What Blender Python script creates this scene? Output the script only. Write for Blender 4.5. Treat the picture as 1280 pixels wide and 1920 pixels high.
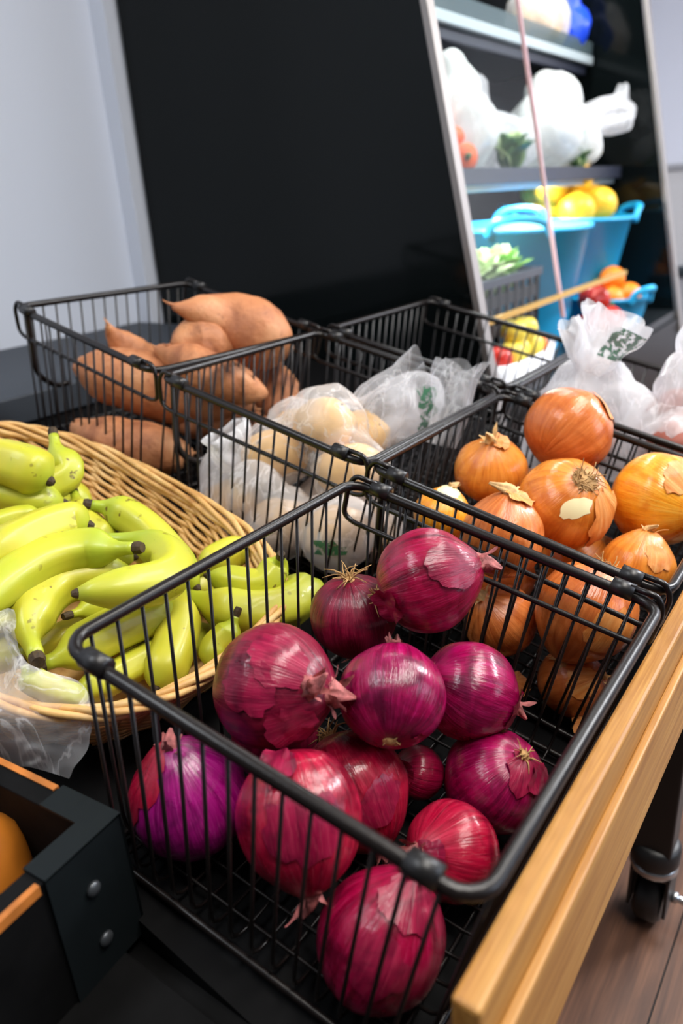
import bpy, bmesh, math, random
from mathutils import Vector, Matrix, Euler, noise

# ---------------------------------------------------------------- scene, camera, light
for o in list(bpy.data.objects):
    bpy.data.objects.remove(o, do_unlink=True)
scene = bpy.context.scene
COL = scene.collection
FH = 0.80                       # height of the nearest basket rim corner above the floor

cam_data = bpy.data.cameras.new('camera')
cam_obj = bpy.data.objects.new('camera', cam_data)
COL.objects.link(cam_obj)
cr, cu, cf = (0.57941, -0.81279, -0.06037), (0.34683, 0.17886, 0.92072), (0.73756, 0.55441, -0.38553)
cam_obj.matrix_world = Matrix(((cr[0], cu[0], -cf[0], -0.2720), (cr[1], cu[1], -cf[1], -0.46241),
                               (cr[2], cu[2], -cf[2], 0.28640 + FH), (0, 0, 0, 1)))
cam_data.sensor_fit = 'VERTICAL'
cam_data.sensor_height = 36.0
cam_data.sensor_width = 24.0
cam_data.lens = 26.157
cam_data.clip_start = 0.02
cam_data.dof.use_dof = True
cam_data.dof.focus_distance = 0.74
cam_data.dof.aperture_fstop = 3.5
scene.camera = cam_obj

world = bpy.data.worlds.new('world')
scene.world = world
world.use_nodes = True
wb = world.node_tree.nodes['Background']
wb.inputs[0].default_value = (0.80, 0.88, 1.0, 1)
wb.inputs[1].default_value = 0.085

def area(name, loc, size, power, color, target=None, size_y=None):
    d = bpy.data.lights.new(name, 'AREA')
    d.energy = power
    d.color = color
    d.shape = 'RECTANGLE'
    d.size = size
    d.size_y = size_y or size
    o = bpy.data.objects.new(name, d)
    COL.objects.link(o)
    o.location = loc
    dirv = (Vector(target) - Vector(loc)) if target else Vector((0, 0, -1))
    o.rotation_euler = dirv.to_track_quat('-Z', 'Y').to_euler()
    return o

# ceiling fluorescents of the shop
area('ceiling_light_near', (0.4, -1.0, 2.75), 1.5, 70, (1.0, 0.95, 0.88), size_y=0.5)
area('ceiling_light_far', (1.7, -0.7, 2.75), 1.3, 42, (1.0, 0.97, 0.93), size_y=0.4)
area('ceiling_light_back', (-0.9, 0.55, 2.75), 1.3, 34, (0.90, 0.95, 1.0), size_y=0.4)
area('ceiling_light_aisle', (3.7, -2.2, 2.75), 1.4, 330, (0.95, 0.97, 1.0), size_y=0.6)
# daylight from the shop window across the aisle
area('shop_window', (1.3, -3.2, 1.55), 1.7, 45, (0.72, 0.82, 1.0), target=(0.3, 0.0, 0.8), size_y=1.3)
# cooler tubes: under the canopy and under the shelf
area('cooler_tube_top', (2.0, 0.50, 1.30 + FH), 1.4, 18, (0.95, 1.0, 1.0), target=(2.0, 0.62, FH), size_y=0.05)
area('cooler_tube_shelf', (1.95, 0.56, 0.296 + FH), 1.4, 20, (1.0, 1.0, 0.97), target=(1.95, 0.42, FH - 0.1), size_y=0.04)

scene.view_settings.view_transform = 'Standard'
scene.view_settings.look = 'None'
scene.view_settings.gamma = 1.0
scene.view_settings.use_curve_mapping = False
scene.view_settings.exposure = -0.35

# ---------------------------------------------------------------- frames and helpers
T = math.radians(13.017)        # the display slopes down towards the shopper
E1 = Vector((1, 0, 0)); E2 = Vector((0, -math.cos(T), -math.sin(T))); E3 = Vector((0, -math.sin(T), math.cos(T)))
def L(u, v, n):
    """display frame (along the wall, towards the shopper, off the deck) to world"""
    return E1 * u + E2 * v + E3 * n + Vector((0, 0, FH))
def Wd(x, y, z):
    return Vector((x, y, z + FH))
RX = Matrix.Rotation(T, 4, 'X')
DECK_N = -0.228

def tagit(o, label=None, cat=None, group=None, kind=None):
    if label: o['label'] = label
    if cat: o['category'] = cat
    if group: o['group'] = group
    if kind: o['kind'] = kind
    return o
def thing(name, label, cat, loc=(0, 0, 0), rot=None, group=None):
    o = bpy.data.objects.new(name, None)
    COL.objects.link(o)
    o.empty_display_size = 0.03
    if rot is not None:
        o.matrix_world = Matrix.Translation(Vector(loc)) @ rot
    else:
        o.location = loc
    return tagit(o, label, cat, group)
def mesh_obj(name, vf, mat, parent=None, smooth=True, shift=None, bevel=0, label=None):
    v, f = vf
    if shift is not None:
        s = Vector(shift)
        v = [Vector(p) - s for p in v]
    me = bpy.data.meshes.new(name)
    me.from_pydata([tuple(p) for p in v], [], f)
    me.validate()
    if smooth:
        me.polygons.foreach_set('use_smooth', [True] * len(me.polygons))
    o = bpy.data.objects.new(name, me)
    COL.objects.link(o)
    if mat: me.materials.append(mat)
    if parent: o.parent = parent
    if bevel:
        m = o.modifiers.new('bevel', 'BEVEL'); m.width = bevel; m.segments = 2; m.limit_method = 'ANGLE'
        m.harden_normals = False
    if label: o['label'] = label
    return o
def same_mesh(name, src, parent, loc=(0, 0, 0), rot=None, scale=None):
    o = bpy.data.objects.new(name, src.data)
    COL.objects.link(o)
    o.parent = parent
    o.location = loc
    if rot is not None: o.rotation_euler = rot
    if scale is not None: o.scale = scale
    return o
def join(*vfs):
    V, F = [], []
    for v, f in vfs:
        k = len(V); V += list(v); F += [tuple(i + k for i in q) for q in f]
    return V, F
def xf(vf, M):
    return [M @ Vector(p) for p in vf[0]], vf[1]
def box(x0, x1, y0, y1, z0, z1):
    v = [(x, y, z) for z in (z0, z1) for y in (y0, y1) for x in (x0, x1)]
    f = [(0, 2, 3, 1), (4, 5, 7, 6), (0, 1, 5, 4), (2, 6, 7, 3), (0, 4, 6, 2), (1, 3, 7, 5)]
    return [Vector(p) for p in v], f
def bezier_path(pts, n):
    """Catmull-Rom through points"""
    P = [Vector(p) for p in pts]
    P = [P[0] * 2 - P[1]] + P + [P[-1] * 2 - P[-2]]
    out = []
    segs = len(P) - 3
    for i in range(n + 1):
        t = i / n * segs
        k = min(int(t), segs - 1); t -= k
        a, b, c, d = P[k:k + 4]
        out.append(0.5 * ((2 * b) + (c - a) * t + (2 * a - 5 * b + 4 * c - d) * t * t + (3 * b - a - 3 * c + d) * t ** 3))
    return out
def lerp_list(vals, t):
    x = t * (len(vals) - 1); k = min(int(x), len(vals) - 2)
    f = x - k
    return vals[k] * (1 - f) + vals[k + 1] * f
def tube(path, r, sides=8, closed=False, cap=True, prof=None, up=None):
    P = [Vector(p) for p in path]
    n = len(P)
    R = r if isinstance(r, (list, tuple)) else [r] * n
    V, F = [], []
    prev = None
    for i in range(n):
        if closed: t = P[(i + 1) % n] - P[i - 1]
        else: t = P[min(i + 1, n - 1)] - P[max(i - 1, 0)]
        if t.length < 1e-9: t = Vector((0, 0, 1))
        t.normalize()
        if prev is None:
            a = up or (Vector((0, 0, 1)) if abs(t.z) < 0.9 else Vector((1, 0, 0)))
            s = t.cross(a).normalized()
        else:
            s = prev - t * prev.dot(t)
            s = s.normalized() if s.length > 1e-6 else t.orthogonal().normalized()
        prev = s
        b = t.cross(s)
        for k in range(sides):
            an = 2 * math.pi * k / sides
            q = R[i] * (prof(an, i / max(1, n - 1)) if prof else 1)
            V.append(P[i] + (s * math.cos(an) + b * math.sin(an)) * q)
    m = n if closed else n - 1
    for i in range(m):
        j = (i + 1) % n
        for k in range(sides):
            l = (k + 1) % sides
            F.append((i * sides + k, i * sides + l, j * sides + l, j * sides + k))
    if cap and not closed:
        F.append(tuple(range(sides))[::-1])
        F.append(tuple((n - 1) * sides + k for k in range(sides)))
    return V, F
def lathe(prof, seg=32, cap=True):
    V, F = [], []
    for (r, z) in prof:
        for k in range(seg):
            a = 2 * math.pi * k / seg
            V.append(Vector((r * math.cos(a), r * math.sin(a), z)))
    for i in range(len(prof) - 1):
        for k in range(seg):
            l = (k + 1) % seg
            F.append((i * seg + k, i * seg + l, (i + 1) * seg + l, (i + 1) * seg + k))
    if cap:
        F.append(tuple(range(seg))[::-1])
        F.append(tuple((len(prof) - 1) * seg + k for k in range(seg)))
    return V, F
def rounded_rect(x0, x1, y0, y1, z, rad, seg=5):
    out = []
    for cx, cy, a0 in ((x1 - rad, y1 - rad, 0), (x0 + rad, y1 - rad, 90), (x0 + rad, y0 + rad, 180), (x1 - rad, y0 + rad, 270)):
        for k in range(seg + 1):
            a = math.radians(a0 + 90 * k / seg)
            out.append(Vector((cx + rad * math.cos(a), cy + rad * math.sin(a), z)))
    return out
def round_corners(pts, rad, seg=4):
    P = [Vector(p) for p in pts]
    out = [P[0]]
    for i in range(1, len(P) - 1):
        a = (P[i - 1] - P[i]); b = (P[i + 1] - P[i])
        r = min(rad, a.length * 0.45, b.length * 0.45)
        p0 = P[i] + a.normalized() * r; p1 = P[i] + b.normalized() * r
        for k in range(seg + 1):
            t = k / seg
            out.append(p0 * (1 - t) ** 2 + P[i] * 2 * t * (1 - t) + p1 * t * t)
    out.append(P[-1])
    return out
def align_z(d, spin=0):
    return Vector(d).normalized().to_track_quat('Z', 'Y').to_matrix().to_4x4() @ Matrix.Rotation(spin, 4, 'Z')

# ---------------------------------------------------------------- materials
def srgb(r, g, b):
    return tuple(((c / 255) / 12.92 if c / 255 <= 0.04045 else ((c / 255 + 0.055) / 1.055) ** 2.4) for c in (r, g, b)) + (1,)
class M:
    def __init__(s, name):
        s.m = bpy.data.materials.new(name); s.m.use_nodes = True
        s.nt = s.m.node_tree; s.b = s.nt.nodes['Principled BSDF']; s.out = s.nt.nodes['Material Output']
    def n(s, t, **kw):
        x = s.nt.nodes.new(t)
        for k, v in kw.items():
            if k in x.inputs: x.inputs[k].default_value = v
            else: setattr(x, k, v)
        return x
    def l(s, a, b): s.nt.links.new(a, b)
    def set(s, **kw):
        for k, v in kw.items(): s.b.inputs[k.replace('_', ' ')].default_value = v
        return s
    def obj(s): return s.n('ShaderNodeTexCoord').outputs['Object']
    def rnd(s): return s.n('ShaderNodeObjectInfo').outputs['Random']
    def scaled(s, vec, sc):
        m = s.n('ShaderNodeMapping'); m.inputs['Scale'].default_value = sc; s.l(vec, m.inputs[0]); return m.outputs[0]
    def noise(s, vec, scale, detail=3, rough=0.5, dist=0):
        x = s.n('ShaderNodeTexNoise'); x.inputs['Scale'].default_value = scale; x.inputs['Detail'].default_value = detail
        x.inputs['Roughness'].default_value = rough; x.inputs['Distortion'].default_value = dist
        if vec is not None: s.l(vec, x.inputs['Vector'])
        return x.outputs['Fac']
    def ramp(s, fac, stops, interp='LINEAR'):
        x = s.n('ShaderNodeValToRGB'); e = x.color_ramp.elements; x.color_ramp.interpolation = interp
        while len(e) < len(stops): e.new(0.5)
        for k, (p, c) in enumerate(stops):
            e[k].position = p; e[k].color = c if len(c) == 4 else tuple(c) + (1,)
        s.l(fac, x.inputs[0]); return x.outputs[0]
    def mix(s, fac, a, b, mode='MIX'):
        x = s.n('ShaderNodeMix', data_type='RGBA', blend_type=mode)
        for k, v in ((0, fac), (6, a), (7, b)):
            if hasattr(v, 'is_linked'): s.l(v, x.inputs[k])
            else: x.inputs[k].default_value = v
        return x.outputs[2]
    def math(s, op, a, b=None):
        x = s.n('ShaderNodeMath', operation=op)
        for k, v in ((0, a), (1, b)):
            if v is None: continue
            if hasattr(v, 'is_linked'): s.l(v, x.inputs[k])
            else: x.inputs[k].default_value = v
        return x.outputs[0]
    def color(s, c): s.l(c, s.b.inputs['Base Color']); return s
    def bump(s, h, strength=0.3, dist=0.002):
        x = s.n('ShaderNodeBump'); x.inputs['Strength'].default_value = strength; x.inputs['Distance'].default_value = dist
        s.l(h, x.inputs['Height']); s.l(x.outputs[0], s.b.inputs['Normal']); return s
G = (0, 0, 0, 1); Wt = (1, 1, 1, 1)

def plain(name, col, rough=0.5, metal=0, coat=0, bump=None, spec=0.5, var=0.0, vscale=8):
    m = M(name); m.set(Roughness=rough, Metallic=metal); m.b.inputs['Specular IOR Level'].default_value = spec
    if coat: m.b.inputs['Coat Weight'].default_value = coat
    if var:
        nz = m.noise(m.obj(), vscale, 4)
        m.color(m.ramp(nz, [(0.3, tuple(c * (1 - var) for c in col[:3])), (0.7, tuple(min(1, c * (1 + var)) for c in col[:3]))]))
    else: m.b.inputs['Base Color'].default_value = col
    if bump: m.bump(m.noise(m.obj(), bump[0], 4), bump[1], bump[2])
    return m.m

def meridian_vec(m, zscale=0.2):
    """vector that is constant along meridians: streaks that run pole to pole without a seam"""
    o = m.obj()
    a = m.n('ShaderNodeVectorMath', operation='MULTIPLY'); a.inputs[1].default_value = (1, 1, 0); m.l(o, a.inputs[0])
    b = m.n('ShaderNodeVectorMath', operation='NORMALIZE'); m.l(a.outputs[0], b.inputs[0])
    c = m.n('ShaderNodeVectorMath', operation='MULTIPLY'); c.inputs[1].default_value = (0, 0, zscale * 20); m.l(o, c.inputs[0])
    d = m.n('ShaderNodeVectorMath', operation='ADD'); m.l(b.outputs[0], d.inputs[0]); m.l(c.outputs[0], d.inputs[1])
    e = m.n('ShaderNodeVectorMath', operation='ADD'); m.l(d.outputs[0], e.inputs[0])
    cb = m.n('ShaderNodeCombineXYZ'); r = m.math('MULTIPLY', m.rnd(), 37.0); m.l(r, cb.inputs[2]); m.l(cb.outputs[0], e.inputs[1])
    return e.outputs[0], o

def onion_mat(name, dark, mid, light, vein, rough=0.26, vein_amt=0.30, patch=0.35, coat=0.6):
    m = M(name)
    vec, o = meridian_vec(m, 0.10)
    st = m.noise(vec, 6.0, 5, 0.65)
    fine = m.noise(vec, 34.0, 2, 0.5)
    c = m.ramp(st, [(0.30, dark), (0.5, mid), (0.72, light)])
    pt = m.noise(o, 34, 5, 0.65, 0.8)
    pt2 = m.noise(m.scaled(o, (1, 1, 1.6)), 17, 3, 0.55, 1.2)
    c = m.mix(m.ramp(pt2, [(0.48, G), (0.66, (0.85,) * 3)]), c, dark)
    c = m.mix(m.ramp(pt, [(0.50, G), (0.70, (patch,) * 3)]), c, light)
    veins = m.math('MULTIPLY', m.ramp(fine, [(0.56, G), (0.63, (vein_amt,) * 3)]), m.ramp(pt2, [(0.35, (1,) * 3), (0.65, (0.3,) * 3)]))
    c = m.mix(veins, c, vein)
    m.color(c)
    m.l(m.ramp(pt, [(0.3, (rough * 0.8,) * 3), (0.7, (rough * 1.6,) * 3)]), m.b.inputs['Roughness'])
    m.b.inputs['Coat Weight'].default_value = coat; m.b.inputs['Coat Roughness'].default_value = 0.10
    m.b.inputs['Specular IOR Level'].default_value = 0.25
    h = m.math('ADD', m.math('MULTIPLY', st, 1.0), m.math('ADD', m.math('MULTIPLY', pt, 0.55), m.math('MULTIPLY', fine, 0.28)))
    bn = m.n('ShaderNodeBump'); bn.inputs['Strength'].default_value = 0.42; bn.inputs['Distance'].default_value = 0.0024
    m.l(h, bn.inputs['Height']); m.l(bn.outputs[0], m.b.inputs['Normal']); m.l(bn.outputs[0], m.b.inputs['Coat Normal'])
    return m.m

MAT = {}
MAT['red_a'] = onion_mat('red_onion_crimson', srgb(70, 2, 24), srgb(142, 4, 50), srgb(168, 16, 72), srgb(190, 60, 108))
MAT['red_b'] = onion_mat('red_onion_magenta', srgb(74, 2, 36), srgb(144, 2, 66), srgb(170, 14, 92), srgb(192, 60, 128))
MAT['red_v'] = onion_mat('red_onion_violet', srgb(80, 2, 60), srgb(146, 4, 104), srgb(172, 30, 130), srgb(190, 76, 150))
MAT['red_c'] = onion_mat('red_onion_warm', srgb(92, 2, 26), srgb(160, 8, 46), srgb(186, 30, 66), srgb(208, 88, 108))
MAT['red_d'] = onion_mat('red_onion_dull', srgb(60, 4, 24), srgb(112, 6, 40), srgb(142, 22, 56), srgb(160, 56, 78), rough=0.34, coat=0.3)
MAT['red_peel'] = onion_mat('red_onion_peel', srgb(88, 6, 36), srgb(136, 12, 54), srgb(160, 30, 68), srgb(178, 72, 92), rough=0.32, coat=0.4)
MAT['yel_a'] = onion_mat('yellow_onion_amber', srgb(190, 96, 26), srgb(224, 134, 46), srgb(236, 158, 68), srgb(200, 104, 34), vein_amt=0.3, patch=0.3)
MAT['yel_b'] = onion_mat('yellow_onion_brown', srgb(178, 86, 34), srgb(212, 118, 56), srgb(224, 138, 76), srgb(186, 90, 38), vein_amt=0.3, patch=0.25)
MAT['yel_c'] = onion_mat('yellow_onion_gold', srgb(222, 122, 18), srgb(242, 160, 38), srgb(248, 190, 78), srgb(222, 124, 24), vein_amt=0.4, patch=0.4)
MAT['yel_peel'] = onion_mat('yellow_onion_peel', srgb(200, 110, 46), srgb(222, 142, 70), srgb(234, 174, 108), srgb(206, 120, 50), rough=0.4, coat=0.2)
MAT['neck_red'] = plain('onion_neck_dry_pink', srgb(164, 92, 90), 0.7, var=0.5, vscale=120, bump=(200, 0.6, 0.002))
MAT['neck_yel'] = plain('onion_neck_dry_tan', srgb(206, 166, 110), 0.7, var=0.35, vscale=120, bump=(200, 0.6, 0.002))
MAT['roots'] = plain('onion_roots', srgb(172, 134, 84), 0.8, var=0.3, vscale=150)
MAT['white_flesh'] = plain('onion_flesh', srgb(240, 228, 176), 0.35)

def sweet_mat():
    m = M('sweet_potato_skin'); o = m.obj()
    a = m.noise(o, 14, 5, 0.6, 0.4); b = m.noise(m.scaled(o, (1, 1, 1)), 70, 3, 0.6)
    c = m.ramp(a, [(0.32, srgb(138, 84, 54)), (0.5, srgb(188, 124, 80)), (0.68, srgb(212, 158, 112))])
    c = m.mix(m.ramp(b, [(0.28, (0.7,) * 3), (0.4, G)]), c, srgb(126, 76, 50))
    c = m.mix(m.ramp(m.rnd(), [(0, G), (1, (0.35,) * 3)]), c, srgb(186, 112, 72))
    m.color(c).set(Roughness=0.62); m.bump(m.math('ADD', a, m.math('MULTIPLY', b, 0.7)), 0.8, 0.004)
    return m.m
MAT['sweet'] = sweet_mat()
MAT['potato'] = plain('potato_skin', srgb(214, 168, 98), 0.6, var=0.22, vscale=30, bump=(60, 0.3, 0.002))
MAT['red_potato'] = plain('red_potato_skin', srgb(150, 76, 58), 0.55, var=0.2, vscale=30, bump=(60, 0.3, 0.002))

def banana_mat(name, green):
    m = M(name); o = m.obj()
    at = m.n('ShaderNodeAttribute', attribute_name='along').outputs['Fac']
    a = m.noise(o, 22, 4, 0.55, 0.3)
    y1, y2 = srgb(212, 194, 52), srgb(196, 190, 50)
    c = m.ramp(a, [(0.35, y2), (0.65, y1)])
    g = m.ramp(at, [(0.0, (1, 1, 1)), (0.25, (green,) * 3), (0.55, (green * 0.55,) * 3), (0.85, (green * 1.1,) * 3), (1.0, (1, 1, 1))])
    g2 = m.math('MULTIPLY', g, m.ramp(m.noise(o, 12, 3), [(0.25, (0.3,) * 3), (0.7, (1,) * 3)]))
    c = m.mix(g2, c, srgb(150, 174, 42))
    sp = m.noise(o, 75, 2, 0.5); sp2 = m.noise(o, 9, 2)
    spots = m.math('MULTIPLY', m.ramp(sp, [(0.66, G), (0.70, Wt)]), m.ramp(sp2, [(0.42, G), (0.56, (0.9,) * 3)]))
    c = m.mix(spots, c, srgb(96, 70, 24))
    m.color(c).set(Roughness=0.42); m.b.inputs['Coat Weight'].default_value = 0.1
    m.b.inputs['Subsurface Weight'].default_value = 0.0
    m.bump(m.noise(o, 60, 3), 0.12, 0.002)
    return m.m
MAT['ban_a'] = banana_mat('banana_peel_green', 0.80)
MAT['ban_b'] = banana_mat('banana_peel_yellow', 0.40)
MAT['ban_tip'] = plain('banana_tip', srgb(60, 44, 22), 0.75, var=0.5, vscale=160, bump=(160, 0.6, 0.002))
MAT['ban_stem'] = plain('banana_stem', srgb(150, 140, 46), 0.55, var=0.35, vscale=120)

MAT['wire'] = plain('black_coated_wire', (0.009, 0.0065, 0.006, 1), 0.30, spec=0.38, bump=(300, 0.15, 0.001))
MAT['clip'] = plain('black_plastic_sleeve', (0.010, 0.009, 0.009, 1), 0.38)
def wicker_mat():
    m = M('peeled_willow'); o = m.obj()
    a = m.noise(o, 28, 4, 0.6); b = m.noise(o, 160, 2)
    c = m.ramp(a, [(0.28, srgb(176, 122, 62)), (0.5, srgb(226, 180, 112)), (0.75, srgb(238, 204, 146))])
    c = m.mix(m.ramp(m.rnd(), [(0, G), (1, (0.5,) * 3)]), c, srgb(206, 154, 86))
    m.color(c).set(Roughness=0.5); m.bump(b, 0.25, 0.001)
    return m.m
MAT['wicker'] = wicker_mat()

def wood_mat(name, c0, c1, c2, rough=0.42, scale=(1.6, 30, 30), nscale=3.0, rings=True):
    m = M(name); o = m.obj()
    v = m.scaled(o, scale)
    a = m.noise(v, nscale, 5, 0.6, 0.8); b = m.noise(m.scaled(o, (scale[0] * 1.5, scale[1] * 6, scale[2] * 6)), nscale, 3, 0.6)
    c = m.ramp(a, [(0.3, c0), (0.5, c1), (0.72, c2)])
    c = m.mix(m.ramp(b, [(0.38, (0.6,) * 3), (0.6, G)]), c, c0)
    m.color(c).set(Roughness=rough); m.bump(b, 0.12, 0.001)
    return m.m
MAT['oak'] = wood_mat('varnished_maple', srgb(142, 90, 34), srgb(180, 128, 60), srgb(196, 148, 80), 0.5)
MAT['floor'] = wood_mat('walnut_floor', srgb(66, 41, 30), srgb(102, 68, 49), srgb(120, 83, 62), 0.45, scale=(1.0, 9, 9))
MAT['black_wood'] = plain('black_painted_wood', (0.004, 0.004, 0.0042, 1), 0.65, spec=0.10, var=0.4, vscale=20, bump=(60, 0.3, 0.002))
MAT['raw_edge'] = plain('worn_wood_edge', srgb(176, 104, 40), 0.55, var=0.3, vscale=40)
MAT['deck'] = plain('black_deck_laminate', (0.003, 0.003, 0.0034, 1), 0.7, spec=0.10)
MAT['ledge'] = plain('charcoal_ledge', srgb(46, 52, 60), 0.6)
MAT['wall'] = plain('pale_blue_wall_paint', srgb(214, 219, 230), 0.75, bump=(180, 0.06, 0.002))
MAT['wall_far'] = plain('far_wall_paint', srgb(218, 220, 230), 0.8)
MAT['ceiling'] = plain('ceiling_white', srgb(225, 225, 222), 0.8)
MAT['gloss_black'] = plain('gloss_black_panel', (0.003, 0.0045, 0.0047, 1), 0.10, spec=0.16)
MAT['cooler_dark'] = plain('cooler_inner_black', (0.004, 0.0045, 0.005, 1), 0.4, spec=0.3)
MAT['cooler_back'] = plain('cooler_back_panel', srgb(22, 27, 30), 0.35)
MAT['alu'] = plain('brushed_aluminium_trim', srgb(150, 144, 140), 0.4, metal=0.7)
MAT['shelf'] = plain('cooler_shelf_steel', srgb(74, 84, 92), 0.35, metal=0.3)
MAT['rail_light'] = plain('price_rail_plastic', srgb(180, 192, 196), 0.3)
MAT['rail_dark'] = plain('price_rail_dark', srgb(38, 42, 56), 0.4)
MAT['chrome'] = plain('zinc_bolt', srgb(190, 192, 194), 0.25, metal=0.9)
MAT['rubber'] = plain('caster_rubber', (0.012, 0.012, 0.013, 1), 0.45)
MAT['blue_tub'] = plain('blue_flexible_tub', srgb(28, 172, 228), 0.4)
MAT['blue_bag'] = plain('blue_plastic_bag', srgb(20, 70, 215), 0.35, bump=(40, 0.5, 0.01))
MAT['bread'] = plain('bread_crust', srgb(226, 194, 150), 0.6, var=0.25, vscale=25)
MAT['lemon'] = plain('yellow_citrus', srgb(240, 186, 40), 0.42, var=0.12, vscale=20, bump=(160, 0.25, 0.002))
MAT['orange'] = plain('orange_citrus', srgb(246, 132, 16), 0.42, bump=(160, 0.3, 0.002))
MAT['tomato'] = plain('red_fruit', srgb(196, 40, 26), 0.3, var=0.25, vscale=12)
MAT['apple_y'] = plain('yellow_apple', srgb(236, 214, 84), 0.35, var=0.15, vscale=15)
MAT['carrot'] = plain('carrot', srgb(232, 96, 30), 0.5, var=0.15, vscale=20)
MAT['lettuce'] = plain('lettuce_leaf', srgb(124, 188, 60), 0.5, var=0.35, vscale=18)
MAT['lettuce_pale'] = plain('lettuce_pale_leaf', srgb(186, 208, 150), 0.5, var=0.3, vscale=18)
MAT['leaf_dark'] = plain('dark_greens', srgb(70, 110, 60), 0.5, var=0.4, vscale=18)
MAT['white_bowl'] = plain('white_tray', srgb(236, 238, 244), 0.3)
MAT['grey_bin'] = plain('grey_plastic', srgb(190, 194, 204), 0.45)
MAT['squash'] = plain('squash_skin', srgb(184, 108, 30), 0.45, var=0.3, vscale=14)

def plastic(name, tint=(0.93, 0.93, 0.95), base=0.25, crease=0.5, rough=0.22, trans=0.35, scale=1.0):
    m = M(name); o = m.obj()
    m.set(Roughness=rough); m.b.inputs['Base Color'].default_value = tuple(tint) + (1,)
    m.b.inputs['Specular IOR Level'].default_value = 0.6
    a = m.noise(m.scaled(o, (1, 1, 0.55)), 15 * scale, 4, 0.55, 1.4)
    rid = m.math('ABSOLUTE', m.math('SUBTRACT', a, 0.5))
    cre = m.ramp(rid, [(0.0, Wt), (0.03, G)])
    b = m.noise(o, 9 * scale, 3, 0.5, 0.5)
    bmp = m.n('ShaderNodeBump'); bmp.inputs['Strength'].default_value = 0.7; bmp.inputs['Distance'].default_value = 0.004
    m.l(m.math('ADD', rid, m.math('MULTIPLY', b, 0.6)), bmp.inputs['Height'])
    m.l(bmp.outputs[0], m.b.inputs['Normal'])
    tl = m.n('ShaderNodeBsdfTranslucent'); tl.inputs[0].default_value = tuple(tint) + (1,)
    mx = m.n('ShaderNodeMixShader'); mx.inputs[0].default_value = trans
    m.l(m.b.outputs[0], mx.inputs[1]); m.l(tl.outputs[0], mx.inputs[2])
    tr = m.n('ShaderNodeBsdfTransparent'); tr.inputs[0].default_value = (0.97, 0.97, 0.98, 1)
    lw = m.n('ShaderNodeLayerWeight'); lw.inputs[0].default_value = 0.35
    f1 = m.math('ADD', m.math('MULTIPLY', lw.outputs['Facing'], 0.35), base)
    f2 = m.math('ADD', f1, m.math('MULTIPLY', cre, crease * 0.5))
    f3 = m.math('ADD', f2, m.math('MULTIPLY', m.ramp(b, [(0.45, G), (0.7, Wt)]), crease * 0.5))
    f3 = m.math('MINIMUM', f3, 0.97)
    m2 = m.n('ShaderNodeMixShader'); m.l(f3, m2.inputs[0]); m.l(tr.outputs[0], m2.inputs[1]); m.l(mx.outputs[0], m2.inputs[2])
    m.l(m2.outputs[0], m.out.inputs[0])
    return m.m
MAT['bag_clear'] = plastic('clear_produce_bag', base=0.14, crease=0.5, trans=0.3)
MAT['bag_hazy'] = plastic('hazy_produce_bag', base=0.42, crease=0.5, trans=0.4)
MAT['bag_white'] = plastic('white_produce_bag', tint=(0.95, 0.97, 0.96), base=0.70, crease=0.4, trans=0.35, scale=0.7)
def print_mat(name, col):
    m = M(name); m.b.inputs['Base Color'].default_value = col; m.set(Roughness=0.4)
    o = m.obj()
    a = m.noise(o, 120, 2, 0.5, 0.6)
    tr = m.n('ShaderNodeBsdfTransparent'); mx = m.n('ShaderNodeMixShader')
    m.l(m.ramp(a, [(0.44, (0.1,) * 3), (0.5, (0.85,) * 3)]), mx.inputs[0])
    m.l(tr.outputs[0], mx.inputs[1]); m.l(m.b.outputs[0], mx.inputs[2]); m.l(mx.outputs[0], m.out.inputs[0])
    return m.m
MAT['print'] = print_mat('green_bag_print', srgb(24, 104, 64))
MAT['print_pale'] = print_mat('pale_green_bag_print', srgb(120, 196, 150))
def glass_mat(name, tint, edge=0.10):
    m = M(name); m.set(Roughness=0.03); m.b.inputs['Base Color'].default_value = tint
    tr = m.n('ShaderNodeBsdfTransparent'); tr.inputs[0].default_value = (0.96, 0.98, 0.98, 1)
    gl = m.n('ShaderNodeBsdfGlossy'); gl.inputs['Roughness'].default_value = 0.02
    fr = m.n('ShaderNodeFresnel'); fr.inputs[0].default_value = 1.45
    mx = m.n('ShaderNodeMixShader'); m.l(m.math('MINIMUM', fr.outputs[0], 0.03), mx.inputs[0]); m.l(tr.outputs[0], mx.inputs[1]); m.l(gl.outputs[0], mx.inputs[2])
    m.l(mx.outputs[0], m.out.inputs[0])
    return m.m
MAT['glass'] = glass_mat('clear_glass', Wt)
def fence_mat():
    m = M('smoky_clear_fence'); m.b.inputs['Base Color'].default_value = srgb(96, 114, 118); m.set(Roughness=0.15)
    tr = m.n('ShaderNodeBsdfTransparent'); mx = m.n('ShaderNodeMixShader'); mx.inputs[0].default_value = 0.55
    m.l(tr.outputs[0], mx.inputs[1]); m.l(m.b.outputs[0], mx.inputs[2]); m.l(mx.outputs[0], m.out.inputs[0])
    return m.m
MAT['fence'] = fence_mat()
MAT['glass_edge'] = plain('polished_glass_edge', srgb(214, 176, 182), 0.2)
MAT['track'] = plain('amber_door_track', srgb(206, 160, 70), 0.3, metal=0.3)
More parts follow.
